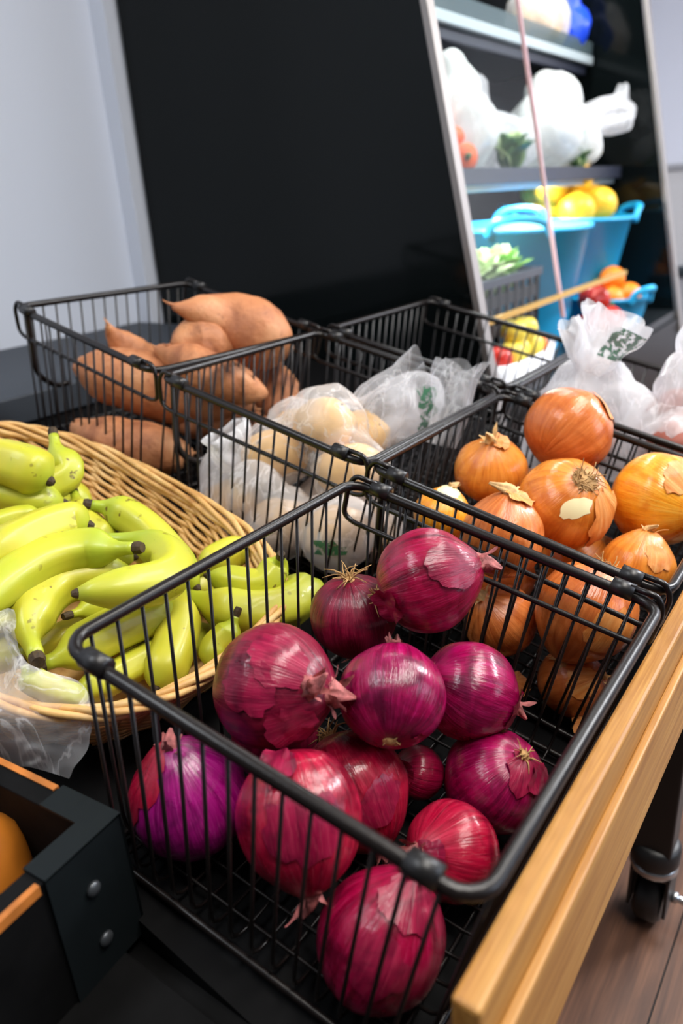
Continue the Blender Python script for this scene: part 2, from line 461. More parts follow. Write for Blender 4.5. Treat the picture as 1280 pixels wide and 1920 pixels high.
BANANA_DATA=[
 ([(0.152,-0.418,-0.060),(0.167,-0.366,-0.060),(0.179,-0.332,-0.060),(0.189,-0.304,-0.068)],0.0267,'tip'),
 ([(0.143,-0.380,-0.100),(0.175,-0.352,-0.100),(0.213,-0.337,-0.095),(0.237,-0.335,-0.085),(0.241,-0.360,-0.070),(0.251,-0.380,-0.055)],0.0186,'stem'),
 ([(0.135,-0.410,-0.095),(0.157,-0.357,-0.095),(0.178,-0.327,-0.100),(0.206,-0.305,-0.105)],0.0213,'tip'),
 ([(0.235,-0.322,-0.110),(0.214,-0.282,-0.115),(0.208,-0.249,-0.120),(0.214,-0.221,-0.125)],0.0169,'tip'),
 ([(0.217,-0.265,-0.095),(0.234,-0.244,-0.100),(0.243,-0.203,-0.110),(0.234,-0.145,-0.120),(0.228,-0.099,-0.135)],0.0196,'stem_first'),
 ([(0.087,-0.310,-0.100),(0.124,-0.307,-0.100),(0.147,-0.302,-0.100),(0.165,-0.289,-0.100)],0.0128,'tip'),
 ([(0.016,-0.214,-0.075),(0.071,-0.222,-0.075),(0.119,-0.228,-0.075),(0.158,-0.227,-0.078),(0.172,-0.212,-0.080)],0.0225,'tip'),
 ([(-0.003,-0.159,-0.085),(0.056,-0.187,-0.085),(0.107,-0.195,-0.085),(0.144,-0.182,-0.085),(0.157,-0.159,-0.080),(0.168,-0.132,-0.070)],0.0202,'stem'),
 ([(0.182,-0.206,-0.100),(0.203,-0.170,-0.095),(0.204,-0.126,-0.090),(0.182,-0.090,-0.085),(0.151,-0.082,-0.080),(0.116,-0.092,-0.075),(0.079,-0.109,-0.070)],0.0202,'tip'),
 ([(0.176,-0.144,-0.115),(0.148,-0.171,-0.115),(0.113,-0.186,-0.115),(0.076,-0.174,-0.115),(0.046,-0.144,-0.115),(0.025,-0.101,-0.110)],0.0225,'stem'),
 ([(0.099,-0.150,-0.130),(0.123,-0.148,-0.135),(0.148,-0.134,-0.140),(0.168,-0.110,-0.145)],0.0131,'stem_first'),
 ([(0.042,-0.117,-0.140),(0.072,-0.111,-0.140),(0.123,-0.108,-0.140),(0.167,-0.100,-0.140),(0.189,-0.095,-0.140)],0.0216,'tip'),
 ([(0.227,-0.117,-0.140),(0.185,-0.082,-0.150),(0.147,-0.056,-0.160),(0.113,-0.039,-0.170)],0.0219,'tip'),
 ([(0.035,-0.088,-0.165),(0.078,-0.079,-0.165),(0.129,-0.074,-0.165),(0.164,-0.072,-0.165)],0.0153,'tip'),
 ([(0.221,-0.111,-0.145),(0.227,-0.075,-0.145),(0.243,-0.037,-0.145),(0.279,-0.012,-0.145),(0.322,-0.015,-0.145),(0.334,-0.023,-0.140)],0.0240,'tip'),
 ([(0.259,-0.137,-0.155),(0.295,-0.136,-0.150),(0.329,-0.132,-0.150),(0.340,-0.115,-0.155)],0.0180,'tip'),
 ([(0.216,-0.028,-0.130),(0.205,-0.027,-0.145),(0.186,-0.029,-0.155),(0.169,-0.017,-0.165)],0.0131,'stem_first'),
 ([(0.017,-0.109,-0.120),(0.017,-0.097,-0.130),(0.029,-0.077,-0.140),(0.046,-0.058,-0.150)],0.0119,'stem_first'),
 ([(-0.002,-0.174,-0.110),(0.027,-0.178,-0.110),(0.049,-0.177,-0.115),(0.065,-0.175,-0.120)],0.0157,'tip'),
 ([(0.258,-0.109,-0.140),(0.267,-0.076,-0.135),(0.280,-0.046,-0.130),(0.305,-0.045,-0.115),(0.302,-0.040,-0.100)],0.0161,'stem'),
 ([(0.002,-0.181,-0.150),(0.029,-0.170,-0.150),(0.056,-0.158,-0.150)],0.0175,'tip'),
 ([(0.121,-0.188,-0.185),(0.161,-0.174,-0.185),(0.225,-0.182,-0.185),(0.291,-0.197,-0.185)],0.0192,'tip'),
 ([(0.088,-0.243,-0.160),(0.140,-0.249,-0.160),(0.201,-0.250,-0.160),(0.241,-0.220,-0.160)],0.0189,'tip'),
 ([(0.139,-0.374,-0.160),(0.194,-0.357,-0.160),(0.224,-0.311,-0.160),(0.235,-0.233,-0.160)],0.0202,'tip'),
 ([(0.059,-0.185,-0.190),(0.109,-0.182,-0.190),(0.159,-0.171,-0.190),(0.171,-0.131,-0.190)],0.0184,'tip'),
 ([(0.279,-0.185,-0.190),(0.284,-0.133,-0.190),(0.291,-0.095,-0.190),(0.306,-0.056,-0.185)],0.0206,'tip'),
 ([(0.108,-0.109,-0.190),(0.152,-0.100,-0.190),(0.192,-0.084,-0.190),(0.237,-0.078,-0.190)],0.0179,'tip'),
 ([(0.287,-0.295,-0.180),(0.275,-0.219,-0.180),(0.264,-0.150,-0.180),(0.296,-0.118,-0.180)],0.0205,'tip'),
 ([(0.176,-0.445,-0.160),(0.219,-0.416,-0.160),(0.243,-0.347,-0.160),(0.253,-0.284,-0.160)],0.0211,'tip'),]
SWEET_DATA=[
 ([(0.572,-0.503,0.035),(0.599,-0.483,0.025),(0.650,-0.477,0.005),(0.688,-0.449,-0.012),(0.718,-0.419,-0.028),(0.747,-0.409,-0.040)],[0.0052,0.0209,0.0452,0.0589,0.0522,0.0190]),
 ([(0.554,-0.481,-0.020),(0.587,-0.475,-0.020),(0.618,-0.457,-0.025),(0.642,-0.443,-0.030)],[0.0121,0.0369,0.0356,0.0162]),
 ([(0.469,-0.619,-0.085),(0.492,-0.588,-0.090),(0.526,-0.535,-0.095),(0.559,-0.469,-0.105),(0.609,-0.418,-0.115),(0.637,-0.383,-0.120)],[0.0124,0.0410,0.0518,0.0482,0.0380,0.0109]),
 ([(0.432,-0.574,-0.165),(0.438,-0.512,-0.168),(0.460,-0.461,-0.170),(0.488,-0.418,-0.172),(0.509,-0.401,-0.172)],[0.0176,0.0432,0.0465,0.0414,0.0121]),
 ([(0.546,-0.507,-0.035),(0.548,-0.447,-0.040),(0.562,-0.389,-0.050),(0.593,-0.365,-0.065),(0.617,-0.350,-0.075)],[0.0105,0.0308,0.0339,0.0293,0.0140]),
 ([(0.717,-0.495,-0.100),(0.744,-0.459,-0.110),(0.741,-0.409,-0.130),(0.717,-0.365,-0.145),(0.691,-0.340,-0.155)],[0.0138,0.0415,0.0450,0.0306,0.0094]),
 ([(0.525,-0.605,-0.020),(0.545,-0.607,-0.050),(0.568,-0.597,-0.075),(0.599,-0.577,-0.090)],[0.0044,0.0200,0.0297,0.0226]),
 ([(0.546,-0.442,-0.150),(0.597,-0.429,-0.150),(0.633,-0.401,-0.150),(0.662,-0.378,-0.150)],[0.0179,0.0403,0.0389,0.0149]),]
SHEET=[[(0.001,-0.186,-0.100),(0.016,-0.165,-0.090),(0.026,-0.149,-0.080),(0.028,-0.132,-0.075)],[(-0.017,-0.157,-0.110),(0.001,-0.135,-0.105),(0.011,-0.117,-0.100),(0.015,-0.103,-0.110)],[(-0.038,-0.125,-0.120),(-0.015,-0.105,-0.120),(0.006,-0.082,-0.120),(0.037,-0.055,-0.120)],[(-0.052,-0.105,-0.135),(-0.031,-0.075,-0.130),(-0.005,-0.052,-0.130),(0.029,-0.029,-0.130)],[(-0.058,-0.101,-0.160),(-0.035,-0.073,-0.155),(-0.013,-0.044,-0.155),(0.017,-0.018,-0.150)],[(-0.058,-0.107,-0.185),(-0.036,-0.075,-0.180),(-0.019,-0.046,-0.180),(-0.007,-0.017,-0.180)]]


# ---------------------------------------------------------------- the room
def structure(name, vf, mat, parent=None, bevel=0):
    o = mesh_obj(name, vf, mat, parent, smooth=False, bevel=bevel)
    if parent is None: o['kind'] = 'structure'
    return o
floor = structure('floor', box(-4, 6, -4, 2.0, -0.05, -0.004), MAT['cooler_dark'])
rng = random.Random(5)
plank_src = {}
for row in range(22):
    y0 = -1.9 + row * 0.14
    x = -0.9 - rng.random() * 0.8
    while x < 4.8:
        ln = 1.2
        if 'p' not in plank_src:
            o = mesh_obj('plank', box(0, 1.197, 0, 0.137, -0.004, 0), MAT['floor'], floor, smooth=False)
            o.location = (x, y0, 0); plank_src['p'] = o
        else:
            same_mesh('plank', plank_src['p'], floor, (x, y0, 0))
        x += ln
structure('wall_left', box(-4, 1.165, 1.30, 1.42, 0, 2.9), MAT['wall'])
structure('wall_left_return', box(1.165, 5.6, 1.245, 1.42, 0, 2.9), MAT['wall'])
structure('wall_back', box(4.9, 5.02, -4, 1.245, 0, 2.9), MAT['wall_far'])
structure('ceiling', box(-4, 5.02, -4, 1.42, 2.9, 3.0), MAT['ceiling'])

# ---------------------------------------------------------------- sloping display stand
st = thing('display_stand', 'black sloping produce stand with a pale wooden rail along its front edge', 'display stand', (0, 0, 0))
def Lbox(u0, u1, v0, v1, n0, n1):
    v, f = box(u0, u1, -v1, -v0, n0, n1)
    return xf((v, f), Matrix.Translation((0, 0, FH)) @ RX)
mesh_obj('deck', Lbox(-0.035, 1.185, -0.80, 0.335, DECK_N - 0.02, DECK_N), MAT['deck'], st, smooth=False)
mesh_obj('end_board', box(-0.050, -0.031, -0.332, 0.775, FH - 0.55, FH - 0.275), MAT['black_wood'], st, smooth=False)
mesh_obj('back_ledge', box(-0.6, 1.16, 0.775, 1.295, FH - 0.05, FH + 0.0), MAT['ledge'], st, smooth=False, bevel=0.003)
lip_v = box(-0.030, 1.24, -0.3505, -0.3325, FH - 0.20, FH - 0.1175)
mesh_obj('rail_lip', lip_v, MAT['oak'], st, smooth=False, bevel=0.003, label='pale varnished wooden lip board')
mesh_obj('rail_apron', box(-0.026, 1.24, -0.3585, -0.3505, FH - 0.262, FH - 0.158), MAT['oak'], st, smooth=False, bevel=0.002, label='pale wooden apron board below the lip')
mesh_obj('under_frame', box(0.0, 1.2, -0.335, -0.30, FH - 0.36, FH - 0.30), MAT['black_wood'], st, smooth=False)
def stand_leg(x, y, top):
    leg = mesh_obj('leg', box(x - 0.026, x + 0.026, y - 0.026, y + 0.026, 0.155, top), MAT['rubber'], st, smooth=False, bevel=0.003)
    sock = lathe([(0.034, 0.135), (0.036, 0.14), (0.036, 0.165), (0.030, 0.172)], 20)
    mesh_obj('leg_socket', xf(sock, Matrix.Translation((x, y, 0))), MAT['rubber'], leg)
    ring = lathe([(0.033, 0.120), (0.035, 0.122), (0.035, 0.134), (0.031, 0.136)], 20)
    mesh_obj('caster_collar', xf(ring, Matrix.Translation((x, y, 0))), MAT['chrome'], leg)
    wheel = lathe([(0.012, -0.020), (0.042, -0.020), (0.050, -0.013), (0.050, 0.013), (0.042, 0.020), (0.012, 0.020)], 28)
    mesh_obj('caster_wheel', xf(wheel, Matrix.Translation((x + 0.02, y, 0.0505)) @ Matrix.Rotation(math.pi / 2, 4, 'X')), MAT['rubber'], leg)
    fork = join(box(x - 0.022, x + 0.045, y - 0.029, y - 0.024, 0.04, 0.122), box(x - 0.022, x + 0.045, y + 0.024, y + 0.029, 0.04, 0.122),
                box(x - 0.022, x + 0.045, y - 0.029, y + 0.029, 0.112, 0.124))
    mesh_obj('caster_fork', fork, MAT['rubber'], leg, smooth=False, bevel=0.002)
    bolt = lathe([(0.004, 0), (0.009, 0.001), (0.009, 0.008), (0.006, 0.009), (0.006, 0.026), (0.009, 0.027), (0.009, 0.036), (0.003, 0.037)], 12)
    mesh_obj('axle_bolt', xf(bolt, Matrix.Translation((x + 0.02, y - 0.029, 0.0505)) @ Matrix.Rotation(math.pi / 2, 4, 'X')), MAT['chrome'], leg)
for lx, ly, lt in ((0.66, -0.315, FH - 0.30), (0.05, -0.315, FH - 0.30), (1.14, -0.315, FH - 0.30), (0.05, 0.74, FH - 0.09), (1.14, 0.74, FH - 0.09)):
    stand_leg(lx, ly, lt)

# low black table before the stand, with the crate on it
tb = thing('side_table', 'low black table in the dark corner under the crate', 'table', (0, 0, 0))
TT = FH - 0.262
mesh_obj('table_top', box(-0.98, -0.052, -0.33, 0.60, TT - 0.03, TT), MAT['black_wood'], tb, smooth=False, bevel=0.002)
for lx in (-0.94, -0.09):
    for ly in (-0.29, 0.56):
        mesh_obj('leg', box(lx - 0.02, lx + 0.02, ly - 0.02, ly + 0.02, 0, TT - 0.03), MAT['black_wood'], tb, smooth=False)
MAT['dark_bolt'] = plain('dark_bolt', srgb(84, 88, 92), 0.35, metal=0.6)
CR = Matrix.Translation((-0.032, -0.047, TT)) @ Matrix.Rotation(math.radians(5), 4, 'Z')
cr_ = thing('wooden_crate', 'black painted wooden crate with worn raw edges and metal corner', 'crate', (-0.032, -0.047, TT), Matrix.Rotation(math.radians(5), 4, 'Z'))
CX, CY, CH, CT = 0.40, 0.34, 0.124, 0.020
mesh_obj('end_board', box(-CT, 0, 0, CY, 0, CH), MAT['black_wood'], cr_, smooth=False, bevel=0.0015)
mesh_obj('end_board', box(-CX, -CX + CT, 0, CY, 0, CH), MAT['black_wood'], cr_, smooth=False, bevel=0.0015)
mesh_obj('side_board', box(-CX + CT, -CT, 0, CT, 0, CH), MAT['black_wood'], cr_, smooth=False, bevel=0.0015)
mesh_obj('side_board', box(-CX + CT, -CT, CY - CT, CY, 0, CH), MAT['black_wood'], cr_, smooth=False, bevel=0.0015)
mesh_obj('bottom_board', box(-CX + CT, -CT, CT, CY - CT, 0.0, 0.012), MAT['black_wood'], cr_, smooth=False)
mesh_obj('worn_edge', box(-CX + 0.02, -0.072, -0.0012, 0.004, CH - 0.007, CH + 0.0012), MAT['raw_edge'], cr_, smooth=False, label='bare orange wood edge')
mesh_obj('worn_edge', box(-0.0045, 0.0012, 0.066, CY - 0.03, CH - 0.007, CH + 0.0012), MAT['raw_edge'], cr_, smooth=False, label='bare orange wood edge')
brk = join(box(-0.068, 0.0025, -0.0025, 0.0, 0.0, CH + 0.002), box(0.0, 0.0025, -0.0025, 0.06, 0.0, CH + 0.002),
           box(-0.068, 0.0025, -0.0025, CT + 0.001, CH, CH + 0.0025), box(-CT - 0.001, 0.0025, CT + 0.001, 0.062, CH, CH + 0.0025))
mesh_obj('corner_bracket', brk, plain('dark_steel', srgb(20, 25, 27), 0.5, spec=0.15), cr_, smooth=False, label='dark steel corner bracket')
for bz in (0.085, 0.032):
    dome = lathe([(0.0065, 0), (0.006, 0.002), (0.004, 0.0035), (0.001, 0.004)], 12)
    mesh_obj('bolt', xf(dome, Matrix.Translation((-0.035, -0.0025, bz)) @ Matrix.Rotation(math.pi / 2, 4, 'X')), MAT['dark_bolt'], cr_)

def lump(rx, ry, rz, seed, amp=0.06, sub=3, freq=1.6):
    bm = bmesh.new()
    bmesh.ops.create_icosphere(bm, subdivisions=sub, radius=1)
    for v in bm.verts:
        d = v.co.normalized()
        k = 1 + amp * noise.noise(d * freq + Vector((seed * 3.1, seed * 1.7, 0))) * 2
        v.co = Vector((d.x * rx, d.y * ry, d.z * rz)) * k
    V = [v.co.copy() for v in bm.verts]; F = [tuple(v.index for v in f.verts) for f in bm.faces]
    bm.free()
    return V, F
sq = thing('winter_squash', 'orange brown squash inside the black crate at the left edge', 'squash', (-0.115, 0.070, TT + 0.012))
mesh_obj('body', xf(lump(0.062, 0.055, 0.052, 3, 0.05), Matrix.Translation((0, 0, 0.05))), MAT['squash'], sq)
mesh_obj('stalk', tube([(0.0, 0.05, 0.05), (0.003, 0.066, 0.056), (0.004, 0.08, 0.066)], [0.011, 0.008, 0.010], 8), MAT['ban_tip'], sq)

# ---------------------------------------------------------------- wire baskets
BA, BB, BH = 0.36, 0.343, 0.224     # along the wall, across, depth
def wire_basket(label, u, v, yaw=0, near_rail=True, straps=True, shift=0.0, nw=14, BA=BA, BB=BB, rack=0.0):
    org = L(u + BA / 2, v + BB / 2, -BH)
    t = thing('wire_basket', label, 'basket', org, RX @ Matrix.Rotation(math.radians(yaw), 4, 'Z'), 'black wire produce baskets')
    def mesh_obj(name, vf, mat, par): return globals()['mesh_obj'](name, ([Vector((p[0] - rack * p[1], p[1], p[2])) for p in vf[0]], vf[1]), mat, par)
    a, b, h = BA / 2, BB / 2, BH
    ti, tv = 0.004, 0.018            # taper
    z0 = 0.0045
    mesh_obj('rim', tube(rounded_rect(-a, a, -b, b, h, 0.022, 5), 0.0054, 8, closed=True), MAT['wire'], t)
    mesh_obj('base_frame', tube(rounded_rect(-a + ti, a - ti, -b + tv + shift, b - tv + shift, z0, 0.015, 4), 0.0034, 6, closed=True), MAT['wire'], t)
    for k in range(nw):
        f = (k + 0.5) / nw * 2 - 1
        y = f * (b - 0.012); yb = f * (b - tv - 0.01) + shift
        mesh_obj('wire', tube(round_corners([(-a, y, h + 0.003), (-a + ti, yb, z0 + 0.002), (a - ti, yb, z0 + 0.002), (a, y, h + 0.003)], 0.02, 3), 0.00165, 6), MAT['wire'], t)
        x = f * (a - 0.012); xb = f * (a - ti - 0.01)
        mesh_obj('wire', tube(round_corners([(x, -b, h + 0.003), (xb, -b + tv + shift, z0 + 0.005), (xb, b - tv + shift, z0 + 0.005), (x, b, h + 0.003)], 0.02, 3), 0.00165, 6), MAT['wire'], t)
    for sx in ((-1, 1) if near_rail else (1,)):
        x0 = sx * (a - 0.001); x1 = sx * (a - 0.0045); zr = h - 0.046
        path = [(x0, b - 0.030, h + 0.0085), (x0, b - 0.004, h + 0.010), (x0, b + 0.004, h - 0.004), (x1, b + 0.003, zr + 0.006), (x1, b - 0.010, zr),
                (x1, -b + 0.010, zr), (x1, -b - 0.003, zr + 0.006), (x0, -b - 0.004, h - 0.004), (x0, -b + 0.004, h + 0.010), (x0, -b + 0.030, h + 0.0085)]
        mesh_obj('side_rail', tube(round_corners(path, 0.012, 4), 0.003, 8), MAT['wire'], t)
    for sx in (-1, 1):
        for sy in (-1, 1):
            c = lathe([(0.004, -0.011), (0.0085, -0.0105), (0.0085, 0.0105), (0.004, 0.011)], 12)
            mesh_obj('sleeve', xf(c, Matrix.Translation((sx * a, sy * (b - 0.036), h + 0.003)) @ Matrix.Rotation(math.pi / 2, 4, 'X')), MAT['clip'], t)
    if straps:
        for sx in (-1,):
            p = [(sx * (a - 0.010), b - 0.014, h + 0.006), (sx * (a - 0.012), b - 0.016, h - 0.05), (sx * (a - 0.016), b - 0.020, h - 0.105), (sx * (a - 0.045), b - 0.022, h - 0.135), (sx * (a - 0.075), b - 0.022, h - 0.138)]
            mesh_obj('stacking_bar', tube(bezier_path(p, 16), 0.0048, 8), MAT['wire'], t)
    return t
wire_basket('nearest wire basket, heaped with red onions', -0.011, 0.0090, yaw=0, near_rail=False, straps=False, shift=-0.012, BA=0.377, BB=0.336, rack=0.06)
wire_basket('wire basket of yellow onions just behind the red onions', 0.402, 0.002, yaw=0)
wire_basket('wire basket holding bagged potatoes in the middle of the stand', 0.402, -0.348, yaw=0)
wire_basket('wire basket of sweet potatoes nearest the wall', 0.415, -0.700, yaw=-3.0)
wire_basket('far empty wire basket against the glossy black cooler side', 0.795, -0.350, yaw=0, straps=False)
wire_basket('far wire basket by the rail, filled with pinkish plastic bags', 0.795, 0.002, yaw=0, straps=False)

# ---------------------------------------------------------------- onions
CRV, CUV, CFV = Vector(cr), Vector(cu), Vector(cf)
def axis(a, b, c):
    """a direction given as seen from the aisle: right, up, towards the shopper"""
    return (CRV * a + CUV * b - CFV * c).normalized()
def onion_rad(d, seed, squat):
    z = d.z
    k = 1 - squat * z * z + (0.14 * z ** 10 if z > 0 else -0.05 * z ** 12)
    k *= 1 + 0.035 * noise.noise(d * 1.7 + Vector((seed * 5.3, 1.1, seed)))
    an = math.atan2(d.y, d.x)
    k *= 1 + 0.008 * math.sin(an * 7 + seed) * (1 - z * z)
    return k
def onion_bulb(r, seed, squat, seg=44, rings=26):
    V, F = [], []
    for i in range(rings + 1):
        ph = -math.pi / 2 + math.pi * i / rings
        for k in range(seg):
            a = 2 * math.pi * k / seg
            d = Vector((math.cos(ph) * math.cos(a), math.cos(ph) * math.sin(a), math.sin(ph)))
            V.append(d * r * onion_rad(d, seed, squat))
    for i in range(rings):
        for k in range(seg):
            l = (k + 1) % seg
            F.append((i * seg + k, i * seg + l, (i + 1) * seg + l, (i + 1) * seg + k))
    return V, F
def onion_patch(d0, ra, rb, r, seed, squat, lift=0.03, rot=0.0, jag=0.35, n=14, base=1.012):
    d0 = d0.normalized(); t1 = d0.orthogonal().normalized(); t2 = d0.cross(t1)
    t1, t2 = t1 * math.cos(rot) + t2 * math.sin(rot), t2 * math.cos(rot) - t1 * math.sin(rot)
    V, F = [], []
    seg = 28
    for i in range(n + 1):
        q = i / n
        for k in range(seg):
            a = 2 * math.pi * k / seg
            e = 1 + jag * noise.noise(Vector((math.cos(a) * 2.4, math.sin(a) * 2.4, seed * 7.7))) + jag * 0.6 * noise.noise(Vector((math.cos(a) * 7, math.sin(a) * 7, seed * 3.7)))
            d = (d0 + t1 * math.cos(a) * ra * q * e + t2 * math.sin(a) * rb * q * e).normalized()
            lf = lift * max(0, q - 0.45) * (0.6 + 1.2 * max(0, noise.noise(Vector((math.cos(a) * 1.5, math.sin(a) * 1.5, seed * 2.1)))) * 2)
            V.append(d * r * (onion_rad(d, seed_of(seed), squat) * base + lf))
    for i in range(n):
        for k in range(seg):
            l = (k + 1) % seg
            F.append((i * seg + k, i * seg + l, (i + 1) * seg + l, (i + 1) * seg + k))
    return V, F
def seed_of(s): return int(s)
def onion_neck(r, seed, length=0.5, bend=0.2, squat=0.1, w=0.2):
    rr = random.Random(seed * 13 + 1)
    z0 = r * (1 - squat + 0.06)
    bx, by = (rr.random() - .5) * bend * 2, (rr.random() - .5) * bend * 2
    P = [(0, 0, z0 - r * 0.06), (bx * r * 0.12, by * r * 0.12, z0 + r * length * 0.3), (bx * r * 0.5, by * r * 0.5, z0 + r * length * 0.6), (bx * r * 1.0, by * r * 1.0, z0 + r * length * 0.9)]
    prof = lambda an, t: 1 + (0.12 + 0.3 * t) * math.sin(an * 3 + seed) + 0.18 * math.sin(an * 8 + t * 3)
    parts = [tube(bezier_path(P, 10), [r * w * (1.25 - 1.12 * (t / 10) ** 0.7) for t in range(11)], 18, prof=prof)]
    for k in range(5):                      # papery strands that fray from the neck
        a = k * 1.26 + rr.random() * 0.8; ln = r * length * (0.55 + 0.8 * rr.random()); wd = r * w * (0.35 + 0.4 * rr.random())
        ca, sa = math.cos(a), math.sin(a); op = 0.15 + 0.75 * rr.random(); cu_ = rr.random() - 0.3
        V, F = [], []
        for i in range(8):
            q = i / 7
            hw = wd * (1 - 0.75 * q) * (1 + 0.4 * math.sin(q * 9 + k))
            rad = r * w * 0.75 + ln * op * q * (0.4 + 0.6 * q)
            for s in (-1, -0.35, 0.35, 1):
                lx, ly, lz = rad - 0.25 * hw * s * s + 0.15 * hw * math.sin(q * 12 + s * 3), s * hw + ln * 0.25 * cu_ * q * q, z0 - r * 0.05 + ln * q * (1 - 0.4 * op * q)
                V.append(Vector((lx * ca - ly * sa, lx * sa + ly * ca, lz)))
        for i in range(7):
            for s in range(3):
                F.append((i * 4 + s, i * 4 + s + 1, i * 4 + s + 5, i * 4 + s + 4))
        parts.append((V, F))
    return join(*parts)
def onion_roots(r, seed, squat, n=26, ln=0.32, spread=0.10):
    rr = random.Random(seed * 7 + 3)
    parts = []
    z0 = -r * (1 - squat - 0.06)
    for k in range(n):
        a = rr.random() * 6.28; q = r * spread * math.sqrt(rr.random())
        p = Vector((math.cos(a) * q, math.sin(a) * q, z0))
        d = Vector((math.cos(a) * rr.random() * 1.1, math.sin(a) * rr.random() * 1.1, -1)).normalized()
        l = r * ln * (0.4 + rr.random())
        side = Vector((rr.random() - .5, rr.random() - .5, rr.random() * 0.9)) * l * 1.1
        parts.append(tube(bezier_path([p, p + d * l * 0.5 + side * 0.2, p + d * l + side], 5), [0.0009, 0.0008, 0.0008, 0.0007, 0.0006, 0.0004], 4))
    parts.append(xf(lathe([(r * 0.02, -0.004), (r * (spread + .02), -0.002), (r * (spread + .06), 0.004), (r * (spread + .06), 0.008)], 14), Matrix.Translation((0, 0, z0))))
    return join(*parts)
def onion(kind, label, u, v, n, r, ax, mat, seed, squat=0.10, neck=0.5, roots=True, peels=(), flesh=None, neck2=False, nbend=0.25, nw=0.17, rootlen=0.32, pmat=None, spread=0.10):
    name = 'red_onion' if kind == 'red' else 'yellow_onion'
    M4 = align_z(ax, seed * 1.3)
    t = thing(name, label, 'onion', L(u, v, n), M4, 'red onions in the nearest basket' if kind == 'red' else 'yellow onions in the basket behind')
    mesh_obj('bulb', onion_bulb(r, seed, squat), MAT[mat], t)
    if neck: mesh_obj('neck', onion_neck(r, seed, neck, nbend, squat, nw), MAT['neck_red' if kind == 'red' else 'neck_yel'], t, label='dry papery neck')
    if neck2:
        nk = xf(onion_neck(r, seed + 3, neck * 1.1, nbend, squat, nw * 0.8), Matrix.Rotation(0.45, 4, 'X'))
        mesh_obj('neck', nk, MAT['neck_red' if kind == 'red' else 'neck_yel'], t, label='dry papery neck')
    if roots: mesh_obj('roots', onion_roots(r, seed, squat, 26 if spread < 0.15 else 90, rootlen, spread), MAT['roots'], t, label='tuft of dry roots')
    inv = M4.to_3x3().inverted()
    for k, (pd, ra, rb, lift, rot) in enumerate(peels):
        d = inv @ axis(*pd)
        mesh_obj('peel', onion_patch(d, ra, rb, r, seed + 0.1 * (k + 1), squat, lift, rot), MAT[pmat or ('red_peel' if kind == 'red' else 'yel_peel')], t, label='loose papery skin')
    if flesh:
        d = inv @ axis(*flesh[0])
        mesh_obj('bare_flesh', onion_patch(d, flesh[1], flesh[2], r, seed + 0.5, squat, 0.0, flesh[3], 0.3, base=1.006), MAT['white_flesh'], t, label='cream coloured bare flesh')
    return t
R = 'red'
onion(R, 'crimson red onion on top at the back of the basket, neck pointing right', 0.279, 0.153, -0.020, 0.050, axis(.93, .30, .12), 'red_a', 1, 0.02, 0.42, True,
      [((.35, .35, .85), .45, .55, .05, .3), ((-.75, -.45, .5), .35, .3, .16, 1.0)], nw=0.2)
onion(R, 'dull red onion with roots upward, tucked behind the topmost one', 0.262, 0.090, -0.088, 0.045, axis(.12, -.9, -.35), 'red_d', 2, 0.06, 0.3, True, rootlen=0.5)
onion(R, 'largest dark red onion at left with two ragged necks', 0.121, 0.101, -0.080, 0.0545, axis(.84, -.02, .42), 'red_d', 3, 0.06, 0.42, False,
      [((.15, .55, .8), .55, .45, .05, .3), ((.35, -.45, .8), .5, .35, .10, 1.0), ((-.3, .2, .9), .5, .4, .03, .0)], neck2=True, nw=0.2)
onion(R, 'round magenta onion in the middle of the heap, root end facing front', 0.183, 0.186, -0.080, 0.0475, axis(.1, .72, -.68), 'red_b', 4, 0.05, 0.3, True, [((.4, -.55, .7), .12, .10, .05, 0)], rootlen=0.10)
onion(R, 'glossy purple onion at the right of the heap with a scuffed side', 0.262, 0.227, -0.102, 0.0465, axis(.85, -.35, -.25), 'red_b', 5, 0.02, 0.4, True, [((.95, -.35, .25), .45, .55, .12, .4)])
onion(R, 'purple onion low in the right back corner with pale roots on top', 0.238, 0.281, -0.163, 0.0475, axis(-.48, -.68, -.52), 'red_b', 6, 0.02, 0.3, True, [((.45, .45, .75), .4, .5, .08, .8), ((.75, .2, .6), .3, .4, .14, .2)], rootlen=0.2)
onion(R, 'smallest red onion wedged low among the others', 0.208, 0.218, -0.176, 0.0255, axis(-.9, .25, .35), 'red_a', 7, 0.04, 0.5, False, [((-.6, .2, .75), .4, .4, .12, 0)], nw=0.2)
onion(R, 'tall red onion behind the front rim with its neck hanging down', 0.060, 0.184, -0.122, 0.050, axis(.16, -.95, .22), 'red_c', 8, -0.06, 0.42, False, [((-.3, .85, .3), .45, .3, .14, .3), ((.1, .2, .95), .7, .6, .02, .6)], nw=0.2)
onion(R, 'red onion with a dark stripe just behind the tall one', 0.146, 0.184, -0.168, 0.050, axis(.45, -.80, .35), 'red_c', 9, -0.04, 0.3, True, [((.45, .1, .9), .55, .35, .04, 1.2)])
onion(R, 'half peeled violet onion in the left front corner', 0.044, 0.080, -0.172, 0.051, axis(-.2, .88, .40), 'red_v', 10, -0.02, 0.35, False, [((-.85, .45, .5), .6, .85, .03, 1.9)], pmat='red_c')
onion(R, 'small bright red onion at the right behind the rim corner', 0.152, 0.284, -0.172, 0.0415, axis(-.75, .25, .6), 'red_c', 11, 0.10, 0.5, False, [((-.5, .25, .8), .35, .3, .10, 0)])
onion(R, 'lowest front red onion under the bottom of the rim', 0.051, 0.277, -0.176, 0.0485, axis(.40, .90, .1), 'red_a', 12, -0.06, 0.36, False, [((.35, .75, .5), .45, .4, .07, .4), ((-.1, .1, 1), .5, .5, .02, 0)], nw=0.2)
